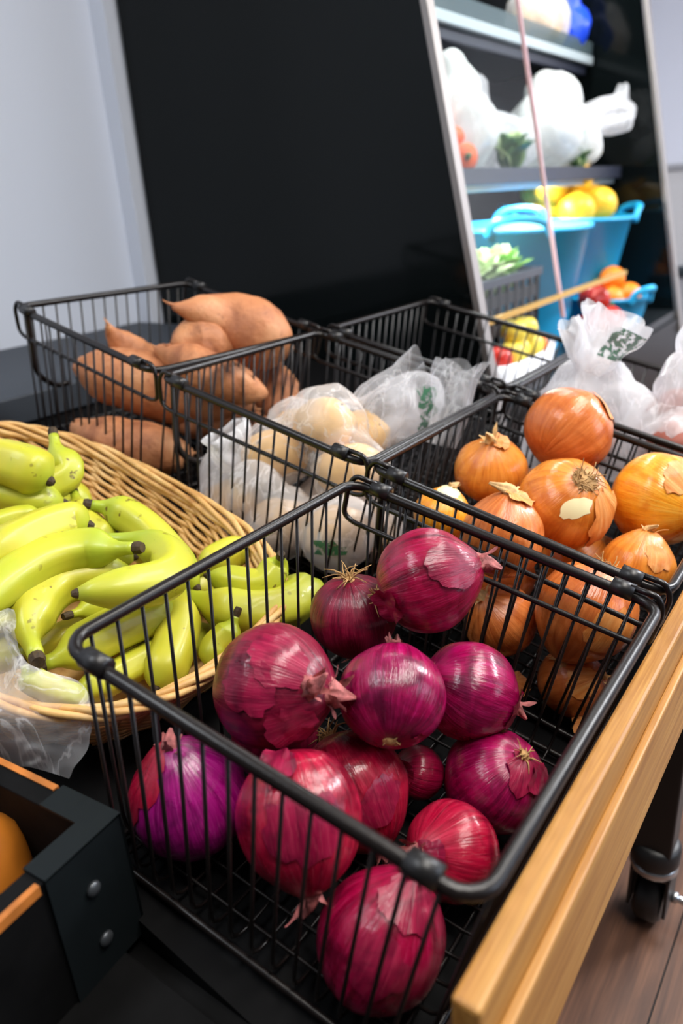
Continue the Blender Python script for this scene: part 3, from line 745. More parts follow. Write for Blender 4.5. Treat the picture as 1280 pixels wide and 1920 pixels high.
onion(R, 'half hidden red onion under the topmost one at the back', 0.290, 0.140, -0.170, 0.042, axis(0, .9, .3), 'red_d', 13, 0.05, 0.3, False)
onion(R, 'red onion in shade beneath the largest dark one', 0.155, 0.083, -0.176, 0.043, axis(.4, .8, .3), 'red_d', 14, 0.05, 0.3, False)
Y = 'yellow'
onion(Y, 'topmost smooth brown onion at the back of its basket', 0.680, 0.136, 0.014, 0.0600, axis(.72, .66, -.2), 'yel_b', 21, 0.09, 0.2, False, [((.75, .55, .35), .5, .35, .06, .8)])
onion(Y, 'amber onion with a round root disc and cream bare patch', 0.560, 0.189, -0.030, 0.0575, axis(-.22, -.52, -.82), 'yel_a', 22, 0.05, 0.3, True, [((.62, -.30, .72), .40, .75, .08, .5)], flesh=((-.04, -.10, 1), .36, .22, 1.2), rootlen=0.22, spread=0.24)
onion(Y, 'small amber onion at the back left with dry neck upward', 0.594, 0.075, -0.040, 0.0485, axis(-.1, .72, .62), 'yel_a', 23, 0.16, 0.45, False, [((.1, .75, .6), .35, .3, .12, 0)], nbend=0.5)
onion(Y, 'tan onion at left just behind the rim with curled skin', 0.455, 0.158, -0.046, 0.0475, axis(.12, .92, .30), 'yel_b', 24, -0.02, 0.25, False, [((.30, .85, .40), .35, .28, .22, 0.5)], nbend=0.6, nw=0.2)
onion(Y, 'pale golden onion mostly hidden at the left corner', 0.488, 0.066, -0.072, 0.0365, axis(.3, .9, .2), 'yel_c', 25, 0.08, 0.3, False, flesh=((.2, .85, .4), .5, .4, 0))
onion(Y, 'big golden onion at the right edge with straw neck', 0.653, 0.277, -0.022, 0.0600, axis(.42, -.30, .86), 'yel_c', 26, 0.07, 0.5, False, [((.1, .5, .85), .55, .35, .03, .6)], nbend=0.6, nw=0.16)
onion(Y, 'orange onion under the big golden one at the right', 0.552, 0.294, -0.066, 0.0425, axis(.2, .9, .2), 'yel_a', 27, 0.06, 0.3, False, [((.2, .3, .9), .4, .4, .03, 0)])
onion(Y, 'large copper onion at the right front with roots on top', 0.464, 0.270, -0.095, 0.0555, axis(-.38, -.90, -.15), 'yel_b', 28, -0.02, 0.3, True, [((.2, -.3, .9), .5, .6, .02, 0)], rootlen=0.34)
onion(Y, 'shaded brown onion low behind the wires at the right', 0.452, 0.285, -0.186, 0.0400, axis(.5, .3, .6), 'yel_b', 29, 0.06, 0.3, False, [((0, .2, .9), .5, .5, .05, 0)])
onion(Y, 'shaded brown onion low behind the wires in the middle', 0.450, 0.185, -0.150, 0.0440, axis(-.5, .6, .4), 'yel_b', 30, 0.06, 0.3, True)
onion(Y, 'shaded amber onion low behind the wires at the left', 0.452, 0.085, -0.172, 0.0440, axis(.5, .6, .4), 'yel_a', 31, 0.06, 0.3, False)
onion(Y, 'amber onion buried under the golden one', 0.615, 0.215, -0.135, 0.0470, axis(.5, .6, .4), 'yel_a', 32, 0.06, 0.3, False)
onion(Y, 'amber onion buried under the topmost brown one', 0.668, 0.115, -0.100, 0.0480, axis(-.5, .6, .4), 'yel_a', 33, 0.06, 0.3, False)
onion(Y, 'amber onion buried in the centre of its basket', 0.548, 0.140, -0.155, 0.0460, axis(.1, .9, .4), 'yel_b', 34, 0.06, 0.3, False)
def loose_skin(label, kind, u, v, n, size, seed, ax):
    M4 = align_z(ax, seed)
    t = thing('onion_skin', label, 'onion skin', L(u, v, n), M4, 'loose onion skins')
    vf = onion_patch(Vector((0, 0, 1)), 0.7, 0.5, size, seed + 0.3, 0.1, 0.12, 0, 0.5)
    vf = ([p - Vector((0, 0, size)) for p in vf[0]], vf[1])
    mesh_obj('skin', vf, MAT['red_peel' if kind == 'red' else 'yel_peel'], t)
loose_skin('loose magenta skin curling by the rail side of the nearest basket', 'red', 0.165, 0.316, -0.196, 0.032, 3, axis(.2, .5, .8))
loose_skin('loose tan skin on the bottom behind the back wires', 'yellow', 0.425, 0.225, -0.205, 0.040, 5, axis(0, .6, .8))
loose_skin('loose brown skin at the bottom corner by the rail', 'yellow', 0.425, 0.318, -0.205, 0.034, 7, axis(0, .6, .8))

# ---------------------------------------------------------------- bananas
def banana(label, path, r, end, seed):
    r *= 1.1
    P = [L(*q) for q in path]
    if end in ('stem', ): P = P[::-1]            # stem first
    C = bezier_path(P, 22)
    base = min(C, key=lambda q: q.z).copy(); base.z -= r
    t = thing('banana', label, 'banana', base, None, 'bananas in the wicker basket')
    def rad(q):
        if q < 0.08: return 0.30 + 0.5 * q
        if q < 0.32: return 0.34 + 0.66 * (0.5 - 0.5 * math.cos((q - 0.08) / 0.24 * math.pi))
        if q < 0.78: return 1.0
        return 1.0 - 0.74 * ((q - 0.78) / 0.22) ** 1.9
    prof = lambda an, q: 1 + 0.075 * math.cos(5 * an + seed) * math.sin(math.pi * min(1, max(0, q))) 
    V, F = tube(C, [r * rad(k / 22) for k in range(23)], 20, prof=prof)
    o = mesh_obj('peel', (V, F), MAT['ban_a' if seed % 3 else 'ban_b'], t, shift=base)
    at = o.data.attributes.new('along', 'FLOAT', 'POINT')
    vals = []
    for k in range(23): vals += [k / 22] * 20
    at.data.foreach_set('value', vals[:len(o.data.vertices)])
    d0 = (C[0] - C[1]).normalized(); d1 = (C[-1] - C[-2]).normalized()
    st_ = tube([C[0] - d0 * 0.002, C[0] + d0 * 0.006, C[0] + d0 * 0.010], [r * 0.30, r * 0.31, r * 0.25], 10)
    mesh_obj('stem', st_, MAT['ban_tip'], t, smooth=False, shift=base, label='dark cut stem')
    tp = tube([C[-1] - d1 * 0.004, C[-1] + d1 * 0.002, C[-1] + d1 * 0.006], [r * 0.26, r * 0.22, r * 0.12], 10)
    mesh_obj('tip', tp, MAT['ban_tip'], t, smooth=False, shift=base, label='dark blossom tip')
BAN_LABELS = ['plump banana at the upper left edge with dark tip', 'green banana with stem standing up near the far rim', 'yellow banana lying under the upper left one',
 'short yellow banana near the wicker wall', 'long green banana along the inner wicker wall with black stem', 'thin sliver of banana at the left edge',
 'thick banana crossing the left middle of the heap', 'banana with brown stem pointing right across the heap', 'strongly curved banana bent like a hook in the middle',
 'curved green banana bending down at the lower left', 'small green banana stem peeping out below the hooked one', 'speckled banana behind the left wires, lower middle',
 'upright yellow banana behind the left wires', 'lowest green banana along the front rim', 'big banana at the right end of the basket behind the wires',
 'green banana peeping at the far right rim', 'little banana with dark stem next to the largest red onion', 'brownish crown end at the front rim under the plastic film',
 'banana half covered by plastic film at the left edge', 'banana stem standing up at the right end of the basket', 'lowest banana at left under the plastic film',
 'deep banana in the shadow of the middle', 'deep banana below the thick left one', 'deep banana at the left bottom', 'deep banana under the curved green one by the front', 'deep banana under the big right end banana', 'deep banana along the front wall behind the wires', 'deep banana under the hooked one on the right', 'deep banana under the upper left bunch']
for k, (path, r, end) in enumerate(BANANA_DATA):
    banana(BAN_LABELS[k], path, r, end, k)

LEFT = [((0.02, -0.36), (0.06, -0.41), (0.12, -0.44), (0.17, -0.45)), ((0.03, -0.42), (0.08, -0.46), (0.14, -0.49), (0.20, -0.49)), ((0.06, -0.49), (0.11, -0.52), (0.17, -0.54), (0.22, -0.53)),
        ((0.01, -0.30), (0.04, -0.34), (0.09, -0.37), (0.13, -0.385)), ((0.10, -0.56), (0.15, -0.575), (0.20, -0.575), (0.24, -0.555)), ((0.23, -0.50), (0.26, -0.46), (0.28, -0.41), (0.285, -0.36))]
for k, pts in enumerate(LEFT):
    nn = (-0.175, -0.165, -0.16, -0.165)
    banana(['left end banana beside the front rim', 'left end banana second from the front rim', 'left end banana in the middle of the tray', 'left end banana nearest the plastic film', 'left end banana furthest along the tray', 'left end banana lying along the far rim'][k] + ' of the wicker basket', [(u, v, n) for (u, v), n in zip(pts, nn)], 0.019, 'tip', 40 + k)

# ---------------------------------------------------------------- wicker basket
WC = (0.160, -0.312)
def wick(phi, s, off=0.0):
    """point on the basket wall: phi around, s from the base (0) to the rim (1)"""
    ex = 2.0 / 2.7
    c, q = math.cos(phi), math.sin(phi)
    k = 0.84 + 0.16 * s
    au, bv = 0.208 * k + off, 0.322 * k + off
    u = WC[0] + au * math.copysign(abs(c) ** ex, c); v = WC[1] + bv * math.copysign(abs(q) ** ex, q)
    return L(u, v, DECK_N + 0.006 + 0.088 * s)
WB = L(WC[0], WC[1], DECK_N)
wk = thing('wicker_basket', 'shallow oval willow basket full of green-yellow bananas', 'basket', WB)
NS = 44
for k in range(NS):
    ph = 2 * math.pi * k / NS
    mesh_obj('stake', tube([wick(ph, s / 4) for s in range(5)], 0.0024, 6), MAT['wicker'], wk, shift=WB)
NR = 66
rw = random.Random(11)
for k in range(NR):
    p0 = 2 * math.pi * k / NR
    pts = []
    span = 1.55
    n = 26
    jit = rw.random() * 0.02
    for i in range(n + 1):
        q = i / n
        ph = p0 - span * q
        wv = math.sin((ph * NS / 2) + (k % 2) * math.pi) * 0.0042
        pts.append(wick(ph, min(0.97, max(0.02, 0.02 + 0.95 * q + jit)), wv))
    mesh_obj('willow_rod', tube(pts, 0.0031 + rw.random() * 0.0007, 6), MAT['wicker'], wk, shift=WB)
for j in range(5):
    pts = []
    for i in range(160):
        ph = 2 * math.pi * i / 160
        a = ph * 6 + j * math.pi * 0.4
        pts.append(wick(ph, 0.99 + 0.085 * math.sin(a), 0.0062 * math.cos(a) + 0.0007 * math.sin(a * 3.7 + j)))
    mesh_obj('rim_braid', tube(pts, 0.0038, 7, closed=True), MAT['wicker'], wk, shift=WB)
bs = [wick(2 * math.pi * i / 60, 0.0) for i in range(60)]
V = bs + [p + E3 * 0.006 for p in bs]
mesh_obj('base', (V, [tuple(range(60))[::-1], tuple(range(60, 120))] + [(i, (i + 1) % 60, 60 + (i + 1) % 60, 60 + i) for i in range(60)]), MAT['wicker'], wk, shift=WB, smooth=False)

# crumpled film over the front rim
def sheet(ctrl, nu, nv, amp, seed):
    rows = [bezier_path([L(*p) for p in row], nu) for row in ctrl]
    cols = [bezier_path([rows[j][i] for j in range(len(rows))], nv) for i in range(nu + 1)]
    V, F = [], []
    for j in range(nv + 1):
        for i in range(nu + 1):
            p = cols[i][j]
            w = noise.noise(p * 34 + Vector((seed, 0, 0))); w2 = 1 - 2 * abs(noise.noise(p * 55 + Vector((0, seed, 0))))
            V.append(p + (E3 * 0.8 - E1 * 0.5) * amp * (w * 1.1 + w2 * 0.6))
    for j in range(nv):
        for i in range(nu):
            a = j * (nu + 1) + i
            F.append((a, a + 1, a + nu + 2, a + nu + 1))
    return V, F
b0 = L(0.0, -0.08, -0.18)
pf = thing('plastic_film', 'clear crumpled plastic bag draped over the front of the wicker basket', 'plastic bag', b0)
o = mesh_obj('film', sheet(SHEET, 44, 50, 0.006, 4), MAT['bag_clear'], pf, shift=b0)

# ---------------------------------------------------------------- sweet potatoes and potatoes
SW_LABELS = ['pear shaped sweet potato on top with thin pointed end', 'oval sweet potato behind the topmost one', 'biggest sweet potato lying across the basket front',
 'sweet potato at the bottom near the wicker basket', 'long sweet potato in the middle with blunt end to the right', 'sweet potato at the right with pointed end down',
 'sweet potato with its tip sticking up at the left', 'sweet potato deep in the basket bottom']
for k, (path, rads) in enumerate(SWEET_DATA):
    P = [L(*q) for q in path]
    n = 22
    C = bezier_path(P, n)
    rads = [q * (1.06 if k != 3 else 0.95) for q in rads]
    rr = [max(0.002, lerp_list(rads, i / n)) for i in range(n + 1)]
    rr = [(rr[max(0, i - 1)] + 2 * rr[i] + rr[min(n, i + 1)]) / 4 for i in range(n + 1)]
    d0 = (C[0] - C[1]).normalized(); d1 = (C[-1] - C[-2]).normalized()
    C2 = [C[0] + d0 * rr[0] * 0.6] + C + [C[-1] + d1 * rr[-1] * 0.7]
    r2 = [rr[0] * 0.35] + rr + [rr[-1] * 0.4]
    V, F = tube(C2, r2, 24)
    V = [p + Vector((noise.noise(p * 22), noise.noise(p * 22 + Vector((9, 0, 0))), noise.noise(p * 22 + Vector((0, 9, 0))))) * 0.005 + Vector((noise.noise(p * 60), noise.noise(p * 60 + Vector((5, 0, 0))), noise.noise(p * 60 + Vector((0, 5, 0))))) * 0.0016 for p in V]
    base = sum(C, Vector()) / len(C); base.z = min(p.z for p in V)
    t = thing('sweet_potato', SW_LABELS[k], 'sweet potato', base, None, 'sweet potatoes in the basket by the wall')
    mesh_obj('body', (V, F), MAT['sweet'], t, shift=base)
    e = C2[0] if rads[0] < rads[-1] else C2[-1]; dd = d0 if rads[0] < rads[-1] else d1
    mesh_obj('root_tail', tube([e - dd * 0.004, e + dd * 0.006, e + dd * 0.012 + Vector((0, 0.003, 0.003))], [0.0034, 0.0022, 0.0008], 6), MAT['sweet'], t, shift=base)

def potato(label, pos, r, seed, mat, group, name='potato'):
    t = thing(name, label, 'potato', pos - Vector((0, 0, r * 0.8)), Matrix.Rotation(seed * 1.1, 4, 'Z'), group)
    mesh_obj('body', xf(lump(r * 1.2, r * 0.95, r * 0.85, seed, 0.06), Matrix.Translation((0, 0, r * 0.8))), MAT[mat], t)
    V, F = [], []
    rr = random.Random(seed)
    eyes = []
    for k in range(4):
        a, b = rr.random() * 6.28, rr.random() * 1.2
        p = Vector((math.cos(a) * math.cos(b) * r * 1.17, math.sin(a) * math.cos(b) * r * 0.93, math.sin(b) * r * 0.83 + r * 0.8))
        eyes.append(xf(lump(0.003, 0.003, 0.002, k, 0.1, 1), Matrix.Translation(p)))
    mesh_obj('eyes', join(*eyes), MAT['ban_tip'], t)

# ---------------------------------------------------------------- plastic bags
def bag_body(spheres, seed, amp=0.006, sub=5, smooth=4, freq=1.0):
    c0 = sum((Vector(c) * r for c, r in spheres), Vector()) / sum(r for c, r in spheres)
    bm = bmesh.new(); bmesh.ops.create_icosphere(bm, subdivisions=sub, radius=1)
    for v in bm.verts:
        d = v.co.normalized(); best = 0.0
        for c, r in spheres:
            q = Vector(c) - c0; b = d.dot(q); disc = b * b - (q.length_squared - r * r)
            if disc > 0: best = max(best, b + math.sqrt(disc))
        v.co = c0 + d * max(best, 0.012)
    for _ in range(smooth): bmesh.ops.smooth_vert(bm, verts=bm.verts, factor=0.5, use_axis_x=True, use_axis_y=True, use_axis_z=True)
    bm.normal_update()
    off = Vector((seed * 3.3, seed * 1.9, seed * 0.7))
    moves = []
    for v in bm.verts:
        p = v.co
        w = noise.noise(p * 12 * freq + off) * 0.9 + (1 - 2.4 * abs(noise.noise(Vector((p.x * 20, p.y * 20, p.z * 12)) * freq + off))) * 0.9 + (1 - 2.2 * abs(noise.noise(p * 44 * freq + off))) * 0.18
        moves.append(v.co + v.normal * w * amp)
    V = moves; F = [tuple(v.index for v in f.verts) for f in bm.faces]
    N = [v.normal.copy() for v in bm.verts]
    bm.free()
    return V, F, N
def bag_flare(p0, p1, r0, w, seed, flat=0.45, ruff=0.22, side=None, n=18, seg=48):
    p0, p1 = Vector(p0), Vector(p1); d = (p1 - p0); ln = d.length; d.normalize()
    s = (Vector(side) if side else d.orthogonal()); s = (s - d * s.dot(d)).normalized(); b = d.cross(s)
    V, F = [], []
    for i in range(n + 1):
        q = i / n
        rad = r0 + (w - r0) * (q ** 0.8)
        for k in range(seg):
            a = 2 * math.pi * k / seg
            rf = 1 + ruff * (0.35 + 0.65 * q) * (math.sin(a * 4 + seed) * 0.5 + math.sin(a * 7 + seed * 2 + q * 2) * 0.35) + 0.25 * noise.noise(Vector((math.cos(a) * 2, math.sin(a) * 2, q * 3 + seed)))
            sway = (s * noise.noise(Vector((q * 2, seed, 0))) + b * noise.noise(Vector((0, seed, q * 2)))) * w * 0.5 * q
            ext = ln * q * (1 + 0.10 * q * noise.noise(Vector((math.cos(a) * 1.5, math.sin(a) * 1.5, seed * 3.0))))
            V.append(p0 + d * ext + sway + (s * math.cos(a) + b * math.sin(a) * (1 - (1 - flat) * q)) * rad * rf)
    for i in range(n):
        for k in range(seg):
            l = (k + 1) % seg
            F.append((i * seg + k, i * seg + l, (i + 1) * seg + l, (i + 1) * seg + k))
    return V, F
def bag(label, spheres, mat, seed, flares=(), prints=(), amp=0.006, name='plastic_bag', group=None, sub=5, freq=1.0, smooth=4, cat='plastic bag', flare_print=False):
    V, F, N = bag_body(spheres, seed, amp, sub, smooth, freq)
    base = sum(V, Vector()) / len(V); base.z = min(p.z for p in V)
    t = thing(name, label, cat, base, None, group)
    mesh_obj('bag_body', (V, F), MAT[mat], t, shift=base)
    for (p0, p1, r0, w, flat, side) in flares:
        mesh_obj('bag_neck', bag_flare(p0, p1, r0, w, seed + 1, flat, 0.2, side), MAT['bag_hazy' if mat == 'bag_white' else mat], t, shift=base)
    if flare_print:
        p0, p1, r0, w, flat, side = flares[0]
        FV, FF = bag_flare(p0, p1, r0, w, seed + 1, flat, 0.2, side)
        cc = (Vector(p0) + Vector(p1)) / 2
        kk = max(range(48), key=lambda k: (FV[10 * 48 + k] - cc).dot(-CFV))
        V2, F2 = [], []
        for i in range(6, 16):
            for j in range(-5, 6):
                q = FV[i * 48 + (kk + j) % 48]
                V2.append(q + (q - cc).normalized() * 0.0015)
        for i in range(9):
            for j in range(10):
                q = i * 11 + j; F2.append((q, q + 1, q + 12, q + 11))
        mesh_obj('print', (V2, F2), MAT['print'], t, shift=base, label='green printed mark')
    for (target, size, up, pm) in prints:
        tg = Vector(target)
        k0 = min(range(len(V)), key=lambda i: (V[i] - tg).length)
        pn = N[k0]; s = (Vector(up) - pn * pn.dot(Vector(up))).normalized(); b = pn.cross(s)
        ok = lambda i: abs((V[i] - V[k0]).dot(s)) < size[1] and abs((V[i] - V[k0]).dot(b)) < size[0] and (V[i] - V[k0]).length < 2 * max(size)
        nb = {}
        for f in F:
            for i in f: nb.setdefault(i, set()).update(f)
        keep, todo = {k0}, [k0]
        while todo:
            for q in nb[todo.pop()]:
                if q not in keep and ok(q): keep.add(q); todo.append(q)
        idx = {i: j for j, i in enumerate(sorted(keep))}
        PV = [V[i] + N[i] * 0.0012 for i in sorted(keep)]
        PF = [tuple(idx[i] for i in f) for f in F if all(i in keep for i in f)]
        if PF: mesh_obj('print', (PV, PF), MAT[pm], t, shift=base, label='green printed mark')
    return t
# potatoes of the two bags in the middle basket
PA = [((0.545, -0.165, -0.048), 0.046), ((0.520, -0.095, -0.085), 0.044), ((0.622, -0.150, -0.085), 0.046), ((0.600, -0.250, -0.105), 0.044), ((0.500, -0.215, -0.100), 0.042)]
PB = [((0.455, -0.065, -0.145), 0.044), ((0.545, -0.060, -0.180), 0.040), ((0.455, -0.155, -0.172), 0.043), ((0.452, -0.250, -0.178), 0.042), ((0.550, -0.150, -0.175), 0.040)]
for k, (p, r) in enumerate(PA):
    potato(['tan potato on top inside the upper clear bag', 'tan potato at the right front of the upper bag', 'tan potato at the back of the upper bag', 'tan potato at the wall side of the upper bag', 'tan potato at the left front of the upper bag'][k], L(*p), r, k + 1, 'potato', 'bagged potatoes')
for k, (p, r) in enumerate(PB):
    potato(['tan potato in the lower bag beside the corner hooks', 'tan potato deep at the right of the lower bag', 'tan potato low in the middle of the lower bag', 'tan potato low at the wicker side of the lower bag', 'tan potato deep in the centre of the lower bag'][k], L(*p), r, k + 11, 'potato', 'bagged potatoes')
def sp(lst, grow=0.008): return [(L(*p), r * 1.15 + grow) for p, r in lst]
bag('upper clear bag of potatoes with its open end pulled up to the right',
    sp(PA, 0.004) + [(L(0.645, -0.115, -0.040), 0.052), (L(0.675, -0.095, -0.015), 0.042)], 'bag_clear', 2,
    flares=[(L(0.600, -0.125, -0.045), L(0.680, -0.088, 0.012), 0.045, 0.060, 0.45, E3), (L(0.650, -0.030, -0.060), L(0.690, -0.040, 0.055), 0.022, 0.038, 0.3, E2)],
    prints=[(L(0.650, -0.055, -0.02), (0.018, 0.04), E3, 'print')], amp=0.006, group='bags of potatoes')
bag('lower crumpled bag of potatoes against the wires',
    sp(PB, 0.004) + [(L(0.47, -0.29, -0.14), 0.034), (L(0.445, -0.20, -0.135), 0.04)], 'bag_hazy', 5,
    flares=[(L(0.46, -0.25, -0.12), L(0.45, -0.27, -0.065), 0.02, 0.045, 0.4, E1)],
    prints=[(L(0.42, -0.045, -0.135), (0.030, 0.014), E3, 'print')], amp=0.007, group='bags of potatoes')
# bags in the far rail-side basket
PC = [((0.850, 0.255, -0.015), 0.044), ((0.868, 0.120, -0.07), 0.046), ((0.925, 0.235, 0.005), 0.046), ((0.95, 0.10, -0.09), 0.046), ((0.87, 0.26, -0.13), 0.046), ((0.96, 0.27, -0.09), 0.044)]
for k, (p, r) in enumerate(PC):
    potato(['red potato showing at the right through the pinkish bag', 'red potato at the front of the knotted bag', 'red potato on top of the right hand pinkish bag', 'red potato at the back of the knotted bag', 'red potato deep by the rail in the far basket', 'red potato at the far right of the far basket'][k], L(*p), r, k + 31, 'red_potato', 'red potatoes in the far basket', 'red_potato')
bag('knotted hazy bag with green print standing up over the far basket',
    [(L(0.875, 0.100, -0.06), 0.085), (L(0.905, 0.150, -0.05), 0.078), (L(0.870, 0.105, 0.00), 0.066), (L(0.855, 0.105, 0.045), 0.038)], 'bag_hazy', 8,
    flares=[(L(0.840, 0.098, 0.052), L(0.855, 0.108, 0.140), 0.022, 0.052, 0.6, E2), (L(0.845, 0.090, 0.055), L(0.830, 0.050, 0.115), 0.015, 0.028, 0.5, E1)],
    prints=[], amp=0.007, group='bags in the far basket', flare_print=True)
bag('hazy bag showing red potatoes at the right edge',
    [(L(0.860, 0.255, -0.03), 0.058), (L(0.935, 0.235, -0.03), 0.068), (L(0.945, 0.235, 0.03), 0.055), (L(0.955, 0.215, 0.07), 0.035)], 'bag_hazy', 9,
    flares=[(L(0.955, 0.210, 0.075), L(0.985, 0.205, 0.15), 0.018, 0.045, 0.5, E1)], amp=0.007, group='bags in the far basket')
# printed mark on the standing end of the knotted bag
# ---------------------------------------------------------------- open cooler
def slant_y(z): return 0.237 + (z + 0.031) * 0.2076
X0, X1, ZB, ZT, YB = 1.20, 2.80, -0.80, 1.38, 1.235
co = thing('open_cooler', 'tall glossy black open-front cooler with lit shelves', 'refrigerator', Wd(1.2, 0.7, -0.8))
cb = Wd(1.2, 0.7, -0.8)
def prism_x(poly, x0, x1):
    n = len(poly)
    V = [Wd(x0, y, z) for y, z in poly] + [Wd(x1, y, z) for y, z in poly]
    F = [tuple(range(n)), tuple(range(2 * n - 1, n - 1, -1))] + [(i, n + i, n + (i + 1) % n, (i + 1) % n) for i in range(n)]
    return V, F
fb = slant_y(-0.25)
side = [(YB, ZB), (YB, ZT), (slant_y(ZT), ZT), (fb, -0.25), (fb, ZB)]
mesh_obj('side_panel', prism_x(side, X0, X0 + 0.04), MAT['gloss_black'], co, smooth=False, shift=cb, bevel=0.002, label='glossy black side panel')
mesh_obj('side_panel', prism_x(side, X1, X1 + 0.04), MAT['gloss_black'], co, smooth=False, shift=cb, bevel=0.002, label='glossy black far side panel')
trim = [(slant_y(ZT) - 0.012, ZT), (slant_y(ZT) + 0.004, ZT), (fb + 0.004, -0.25), (fb - 0.012, -0.25)]
mesh_obj('edge_trim', prism_x(trim, X0 - 0.003, X0 + 0.028), MAT['alu'], co, smooth=False, shift=cb, bevel=0.002, label='grey metal edge trim')
mesh_obj('edge_trim', prism_x(trim, X1 - 0.003, X1 + 0.043), MAT['alu'], co, smooth=False, shift=cb, bevel=0.002, label='grey metal edge trim')
mesh_obj('back_panel', (lambda q: ([Vector(p) + Vector((0, 0, FH)) for p in q[0]], q[1]))(box(X0 + 0.04, X1, 1.17, YB - 0.002, -0.2, ZT)), MAT['cooler_back'], co, smooth=False, shift=cb)
def wbox(*a): 
    v, f = box(*a); return [p + Vector((0, 0, FH)) for p in v], f
mesh_obj('canopy', wbox(X0 + 0.04, X1, slant_y(ZT) + 0.0, 1.17, ZT - 0.06, ZT), MAT['cooler_dark'], co, smooth=False, shift=cb)
DZ = -0.17
mesh_obj('bottom_deck', wbox(X0 + 0.04, X1, 0.205, 1.17, DZ - 0.03, DZ), MAT['cooler_back'], co, smooth=False, shift=cb)
mesh_obj('kick_panel', wbox(X0 + 0.04, X1, fb + 0.002, fb + 0.03, ZB, DZ - 0.03), MAT['cooler_dark'], co, smooth=False, shift=cb)
mesh_obj('door_track', prism_x([(slant_y(0.022) - 0.006, 0.018), (slant_y(0.022) + 0.006, 0.018), (slant_y(0.022) + 0.006, 0.03), (slant_y(0.022) - 0.006, 0.03)], X0 + 0.04, 2.24), MAT['track'], co, smooth=False, shift=cb, label='amber edged door track')
gy = [(slant_y(0.03) - 0.003, 0.03), (slant_y(0.03) + 0.003, 0.03), (slant_y(1.3) + 0.003, 1.3), (slant_y(1.3) - 0.003, 1.3)]
gd = mesh_obj('glass_door', prism_x(gy, X0 + 0.042, 1.675), MAT['glass'], co, smooth=False, shift=cb, label='clear sliding glass door')
ge = [(slant_y(-0.03) - 0.0045, -0.03), (slant_y(-0.03) + 0.0045, -0.03), (slant_y(1.3) + 0.0045, 1.3), (slant_y(1.3) - 0.0045, 1.3)]
mesh_obj('glass_edge', prism_x(ge, 1.674, 1.682), MAT['glass_edge'], gd, smooth=False, shift=cb, label='pinkish polished glass edge')
def shelf(z, yf, dark):
    s = mesh_obj('shelf', wbox(X0 + 0.045, X1 - 0.02, yf, 1.16, z - 0.022, z), MAT['shelf'], co, smooth=False, shift=cb, bevel=0.002)
    mesh_obj('price_rail', wbox(X0 + 0.045, X1 - 0.02, yf - 0.012, yf - 0.0005, z - (0.034 if dark else 0.020), z + 0.006), MAT['rail_dark' if dark else 'rail_light'], s, smooth=False, shift=cb, bevel=0.002)
    mesh_obj('light_strip', wbox(X0 + 0.05, X1 - 0.03, yf + 0.01, yf + 0.035, z - 0.05, z - 0.023), MAT['rail_light' if dark else 'rail_dark'], s, smooth=False, shift=cb, bevel=0.003)
    if not dark:
        mesh_obj('clear_fence', wbox(X0 + 0.045, X1 - 0.02, yf - 0.006, yf - 0.003, z + 0.006, z + 0.05), MAT['fence'], s, smooth=False, shift=cb)
shelf(0.700, 0.585, False)
shelf(0.335, 0.455, True)

# on the top shelf
bag('tan bread bag on the top cooler shelf', [(Wd(2.42, 0.66, 0.80), 0.085), (Wd(2.52, 0.66, 0.79), 0.085), (Wd(2.47, 0.66, 0.86), 0.07)], 'bag_hazy', 12, amp=0.008, sub=4, name='bread_bag')
t = thing('bread_loaf', 'tan loaf inside the bag on the top cooler shelf', 'bread', Wd(2.47, 0.66, 0.705))
mesh_obj('crust', xf(lump(0.13, 0.075, 0.075, 5, 0.05), Matrix.Translation((0, 0, 0.075))), MAT['bread'], t)
mesh_obj('score', tube([(-0.09, 0, 0.143), (0, 0.005, 0.152), (0.09, 0, 0.143)], 0.006, 6), MAT['bread'], t)
bag('bright blue bag on the top cooler shelf', [(Wd(2.68, 0.64, 0.78), 0.078), (Wd(2.67, 0.66, 0.87), 0.06), (Wd(2.66, 0.66, 0.94), 0.03)], 'blue_bag', 14, amp=0.010, sub=4, name='blue_bag')

# on the middle shelf
SZ = 0.335
bag('tall white bag at the left end of the middle cooler shelf', [(Wd(1.66, 0.545, SZ + 0.105), 0.095), (Wd(1.80, 0.58, SZ + 0.10), 0.09), (Wd(1.69, 0.56, SZ + 0.19), 0.062), (Wd(1.67, 0.56, SZ + 0.25), 0.034)], 'bag_white', 15, amp=0.010, sub=5, freq=0.6, name='produce_bag', group='white bags in the cooler')
bag('low hazy bag between the white bags on the middle shelf', [(Wd(2.02, 0.60, SZ + 0.08), 0.085), (Wd(2.12, 0.58, SZ + 0.075), 0.075)], 'bag_hazy', 16, amp=0.010, freq=0.6, flares=[(Wd(2.0, 0.62, SZ + 0.15), Wd(1.99, 0.66, SZ + 0.26), 0.02, 0.045, 0.5, (1, 0, 0))], name='produce_bag', group='white bags in the cooler')
bag('big round white bag in the middle of the cooler shelf', [(Wd(2.28, 0.545, SZ + 0.115), 0.115), (Wd(2.42, 0.545, SZ + 0.11), 0.105), (Wd(2.33, 0.55, SZ + 0.20), 0.085), (Wd(2.50, 0.50, SZ + 0.075), 0.07)], 'bag_white', 17, amp=0.012, freq=0.6,
    flares=[(Wd(2.46, 0.50, SZ + 0.12), Wd(2.70, 0.42, SZ + 0.20), 0.045, 0.070, 0.35, (0.3, 0, 1))], prints=[(Wd(2.28, 0.42, SZ + 0.14), (0.012, 0.05), (0, 0, 1), 'print_pale')], name='produce_bag', group='white bags in the cooler')
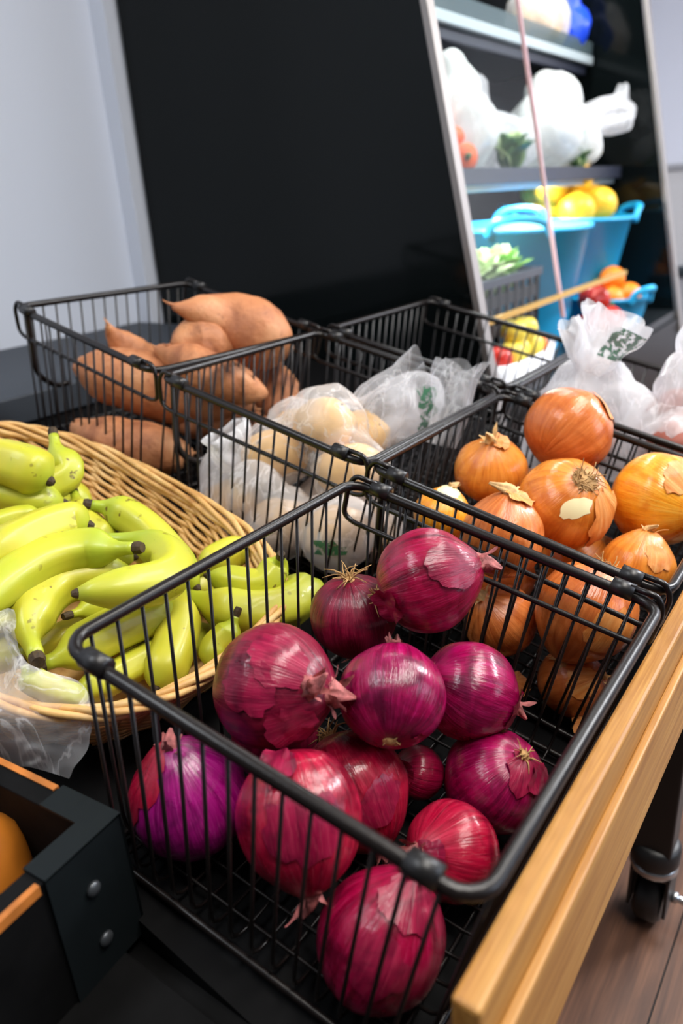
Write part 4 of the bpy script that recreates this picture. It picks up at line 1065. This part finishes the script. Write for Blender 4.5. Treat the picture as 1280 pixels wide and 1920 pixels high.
for k, (x, y, z, rz) in enumerate([(1.535, 0.495, 0.024, 0.2), (1.525, 0.515, 0.082, -0.3), (1.59, 0.505, 0.026, 0.9), (1.55, 0.53, 0.13, 0.1)]):
    t = thing('carrot', ['carrot at the front of the cooler shelf, lowest', 'carrot lying on top of the others on the cooler shelf', 'carrot angled to the right on the cooler shelf', 'carrot topmost on the pile behind the glass'][k], 'carrot', Wd(x, y, SZ + z - 0.024), Matrix.Rotation(rz, 4, 'Z'), 'carrots in the cooler')
    mesh_obj('root', tube([(-0.07, 0, 0.028), (-0.06, 0, 0.028), (0.0, 0.003, 0.026), (0.06, 0, 0.022), (0.085, 0, 0.02)], [0.020, 0.034, 0.031, 0.022, 0.007], 14), MAT['carrot'], t)
    mesh_obj('crown', tube([(-0.066, 0, 0.028), (-0.082, 0, 0.032)], [0.009, 0.006], 8), MAT['leaf_dark'], t)
def leafy(name, label, loc, r, mat, seed, n=9, cat='lettuce', group=None, tall=1.0):
    t = thing(name, label, cat, loc, None, group)
    rr = random.Random(seed)
    for k in range(n):
        a = k * 2.4 + rr.random() * 0.4; tilt = 0.18 + 0.75 * (k / n)
        V, F = [], []
        nu, nv = 8, 10
        hgt = r * (1.9 - 0.5 * k / n) * tall
        for j in range(nv + 1):
            q = j / nv
            w = r * 0.75 * math.sin(math.pi * min(1, 0.12 + q * 0.80)) ** 0.8
            out = r * 0.12 + r * tilt * q * q * 1.1 + r * 0.25 * q
            for i in range(nu + 1):
                s = i / nu * 2 - 1
                ruf = 0.10 * r * q * math.sin(s * 7 + k + j * 0.9)
                lx = out - abs(s) ** 2 * w * 0.5 + ruf; ly = s * w
                V.append(Vector((lx * math.cos(a) - ly * math.sin(a), lx * math.sin(a) + ly * math.cos(a), hgt * q * (1 - 0.15 * tilt * q) + ruf * 0.5)))
        for j in range(nv):
            for i in range(nu):
                b = j * (nu + 1) + i
                F.append((b, b + 1, b + nu + 2, b + nu + 1))
        o = mesh_obj('leaf', (V, F), MAT[mat if k % 3 else 'lettuce_pale'], t)
        m = o.modifiers.new('thick', 'SOLIDIFY'); m.thickness = 0.0015
    mesh_obj('stalk', lathe([(r * 0.1, 0), (r * 0.2, r * 0.05), (r * 0.18, r * 0.5), (r * 0.05, r * 0.7)], 10), MAT['lettuce_pale'], t)
leafy('leafy_greens', 'dark leafy greens under the white bag on the middle shelf', Wd(1.92, 0.50, SZ), 0.055, 'leaf_dark', 3, 8, 'greens')
leafy('leafy_greens', 'dark leafy greens under the big round white bag', Wd(2.40, 0.475, SZ), 0.040, 'leaf_dark', 4, 8, 'greens')

# tubs on the cooler floor
def tub(label, loc, rt, rb, h, handles, tilt=(0, 0), name='blue_tub'):
    t = thing(name, label, 'tub', loc, Euler((tilt[0], tilt[1], 0)).to_matrix().to_4x4(), 'blue tubs in the cooler')
    prof = [(rb * 0.02, 0.0), (rb, 0.0), (rb * 1.02, 0.01), (rt * 0.98, h - 0.012), (rt * 1.03, h - 0.010), (rt * 1.03, h), (rt * 0.97, h), (rb * 0.97, 0.012), (rb * 0.02, 0.010)]
    mesh_obj('body', lathe(prof, 48, cap=False), MAT['blue_tub'], t)
    for a in handles:
        ca, sa = math.cos(a), math.sin(a)
        def hp(x, z, o=0.0): return Vector(((rt + o) * ca - x * sa, (rt + o) * sa + x * ca, h + z))
        path = [hp(-rt * 0.42, -0.02, -0.012), hp(-rt * 0.34, 0.015), hp(-rt * 0.15, 0.028, 0.02), hp(rt * 0.15, 0.028, 0.02), hp(rt * 0.34, 0.015), hp(rt * 0.42, -0.02, -0.012)]
        mesh_obj('handle', tube(bezier_path(path, 20), [0.011] * 21, 10), MAT['blue_tub'], t)
    return t
tub('large blue tub behind the lettuce crate', Wd(1.97, 0.50, DZ), 0.205, 0.145, 0.36, (-2.75, 0.4), (0.04, -0.02))
tub('large blue tub heaped with yellow fruit', Wd(2.50, 0.55, DZ), 0.215, 0.15, 0.36, (2.2, -0.95), (0.05, 0.0))
rl = random.Random(4)
LEM = [(-.10, -.06, .36), (0.0, -.10, .37), (.10, -.04, .36), (-.05, .05, .375), (.07, .08, .37), (-.02, -.02, .455), (.09, .0, .44), (-.11, .03, .44), (.13, .09, .42), (.0, .12, .43)]
LLAB = ['front left', 'front centre', 'front right', 'middle left', 'middle right', 'topmost', 'upper right', 'upper left', 'rear right', 'rear centre']
def citrus(name, label, loc, r, mat, seed, group, cat):
    t = thing(name, label, cat, loc - Vector((0, 0, r)), Euler((seed * 0.7, seed * 0.4, 0)).to_matrix().to_4x4() if False else None, group)
    mesh_obj('rind', xf(lump(r, r, r * 0.95, seed, 0.02, 3), Matrix.Translation((0, 0, r))), MAT[mat], t)
    mesh_obj('stem_scar', xf(lathe([(r * 0.12, 0), (r * 0.1, 0.002), (r * 0.02, 0.003)], 8), Matrix.Translation((0, 0, r * 0.94 + r))), MAT['ban_stem'], t)
for k, (dx, dy, dz) in enumerate(LEM):
    citrus('yellow_grapefruit', 'yellow grapefruit, ' + LLAB[k] + ' of the heap in the blue tub', Wd(2.50 + dx, 0.55 + dy - 0.02, DZ + dz + 0.018), 0.062, 'lemon', k, 'yellow fruit in the blue tub', 'grapefruit')
tub('small blue tub of oranges beside the plastic bags', Wd(2.42, 0.34, DZ), 0.125, 0.10, 0.10, (1.2, -1.9))
for k, (dx, dy, dz) in enumerate([(-.06, -.02, .105), (.01, -.055, .11), (.045, .03, .11), (-.03, .055, .115), (0.0, 0.0, .165)]):
    citrus('orange', 'orange, %s in the small blue tub' % ['leftmost', 'foremost', 'right hand', 'rear', 'topmost'][k], Wd(2.42 + dx, 0.34 + dy, DZ + dz - 0.01), 0.043, 'orange', k, 'oranges in the small blue tub', 'orange')
for k, (x, y, z) in enumerate([(2.08, 0.292, .05), (2.16, 0.285, .048), (2.12, 0.300, .125), (2.22, 0.275, .045)]):
    t = thing('red_pepper', 'red pepper, %s of the pile beside the oranges' % ['leftmost', 'middle', 'topmost', 'rightmost'][k], 'pepper', Wd(x, y - 0.0, DZ + z - 0.045), None, 'red peppers in the cooler')
    V, F = onion_bulb(0.045, k + 50, 0.06, 30, 16)
    V = [Vector((p.x * (1 + 0.10 * math.cos(4 * math.atan2(p.y, p.x))), p.y * (1 + 0.10 * math.cos(4 * math.atan2(p.y, p.x))), p.z + 0.045)) for p in V]
    mesh_obj('body', (V, F), MAT['tomato'], t)
    mesh_obj('stalk', tube([(0, 0, 0.085), (0.002, 0, 0.097), (0.006, 0, 0.105)], [0.006, 0.004, 0.005], 8), MAT['leaf_dark'], t)
# crate of lettuce
lc = thing('plastic_crate', 'black plastic crate of lettuce on the cooler floor', 'crate', Wd(1.34, 0.33, DZ))
LX, LY, LH = 0.40, 0.24, 0.262
mesh_obj('base', box(0, LX, 0, LY, 0, 0.012), MAT['cooler_dark'], lc, smooth=False)
mesh_obj('top_rim', join(box(-.006, LX + .006, -.006, .012, LH - .022, LH), box(-.006, LX + .006, LY - .012, LY + .006, LH - .022, LH), box(-.006, .012, .012, LY - .012, LH - .022, LH), box(LX - .012, LX + .006, .012, LY - .012, LH - .022, LH)), MAT['rail_dark'], lc, smooth=False, bevel=0.002)
for k in range(9):
    x = k * (LX - 0.014) / 8
    for y in (0.0, LY - 0.008):
        mesh_obj('slat', box(x, x + 0.014, y, y + 0.008, 0.012, LH - 0.02), MAT['cooler_dark'], lc, smooth=False)
for k in range(5):
    y = k * (LY - 0.014) / 4
    for x in (0.0, LX - 0.008):
        mesh_obj('slat', box(x, x + 0.008, y, y + 0.014, 0.012, LH - 0.02), MAT['cooler_dark'], lc, smooth=False)
for z in (0.05, 0.12, 0.19):
    mesh_obj('cross_slat', box(0.002, LX - 0.002, 0.002, 0.006, z, z + 0.03), MAT['cooler_dark'], lc, smooth=False)
for k, (x, y, m_) in enumerate([(1.41, 0.41, 'lettuce_pale'), (1.51, 0.40, 'lettuce_pale'), (1.645, 0.41, 'lettuce'), (1.45, 0.51, 'lettuce'), (1.58, 0.51, 'lettuce')]):
    leafy('lettuce', ['pale lettuce at the left end of the crate', 'pale lettuce second from the left in the crate', 'bright green lettuce at the right end of the crate', 'green lettuce at the back left of the crate', 'green lettuce at the back right of the crate'][k], Wd(x, y, DZ + 0.20), 0.066, m_, k + 5, 11, 'lettuce', 'lettuces in the black crate')
# white tray of yellow apples
wt = thing('white_tray', 'shallow white tray of yellow apples seen through the far basket', 'tray', Wd(1.44, 0.262, DZ))
tr_ = [(0.15, 0.045)]
def oval_tray(a, b, h, th):
    V, F = [], []
    seg = 40
    for (k, z) in ((0.80, 0.0), (0.82, 0.0), (1.0, h), (0.97, h), (0.78, 0.006), (0.01, 0.006)):
        for i in range(seg):
            an = 2 * math.pi * i / seg
            ex = 0.6
            c, s = math.cos(an), math.sin(an)
            V.append(Vector((a * k * math.copysign(abs(c) ** ex, c), b * k * math.copysign(abs(s) ** ex, s), z)))
    for j in range(5):
        for i in range(seg):
            l = (i + 1) % seg
            F.append((j * seg + i, j * seg + l, (j + 1) * seg + l, (j + 1) * seg + i))
    F.append(tuple(range(seg))[::-1])
    return V, F
mesh_obj('tray_body', oval_tray(0.17, 0.055, 0.092, 0.004), MAT['white_bowl'], wt)
for k, (dx, dy, dz, m_) in enumerate([(-.10, 0, .075, 'tomato'), (-.045, -.008, .078, 'apple_y'), (.015, .006, .078, 'apple_y'), (.075, -.004, .078, 'apple_y'), (-.02, .0, .125, 'apple_y'), (.045, .0, .122, 'apple_y'), (.12, .004, .075, 'orange')]):
    t = thing('apple', ['red apple at the left of the white tray', 'yellow apple left of centre in the white tray', 'yellow apple in the centre of the white tray', 'yellow apple right of centre in the white tray', 'yellow apple on top at the left of the white tray', 'yellow apple on top at the right of the white tray', 'orange apple at the right end of the white tray'][k], 'apple', Wd(1.44 + dx, 0.262 + dy, DZ + dz - 0.012), None, 'apples in the white tray')
    mesh_obj('skin', lathe([(0.002, 0.006), (0.012, 0.001), (0.022, 0.006), (0.030, 0.022), (0.0315, 0.034), (0.027, 0.048), (0.018, 0.057), (0.009, 0.057), (0.003, 0.052)], 24), MAT[m_], t)
    mesh_obj('stalk', tube([(0, 0, 0.050), (0.002, 0, 0.060), (0.005, 0, 0.066)], 0.0012, 5), MAT['ban_tip'], t)

# far end of the aisle
fbx = thing('storage_bin', 'pale grey plastic bin beyond the far end of the cooler', 'bin', Wd(3.9, 0.36, -0.80))
mesh_obj('body', box(-0.3, 0.3, -0.25, 0.3, 0.0, 0.66), MAT['grey_bin'], fbx, smooth=False, bevel=0.01)
mesh_obj('lid', box(-0.31, 0.31, -0.26, 0.31, 0.66, 0.70), MAT['shelf'], fbx, smooth=False, bevel=0.006)
fb2 = thing('storage_bin', 'second pale bin stacked on the dark lid of the lower one', 'bin', Wd(3.9, 0.36, -0.098))
mesh_obj('body', box(-0.28, 0.28, -0.22, 0.28, 0.0, 0.42), MAT['white_bowl'], fb2, smooth=False, bevel=0.01)
mesh_obj('lid', box(-0.29, 0.29, -0.23, 0.29, 0.42, 0.45), MAT['grey_bin'], fb2, smooth=False, bevel=0.006)
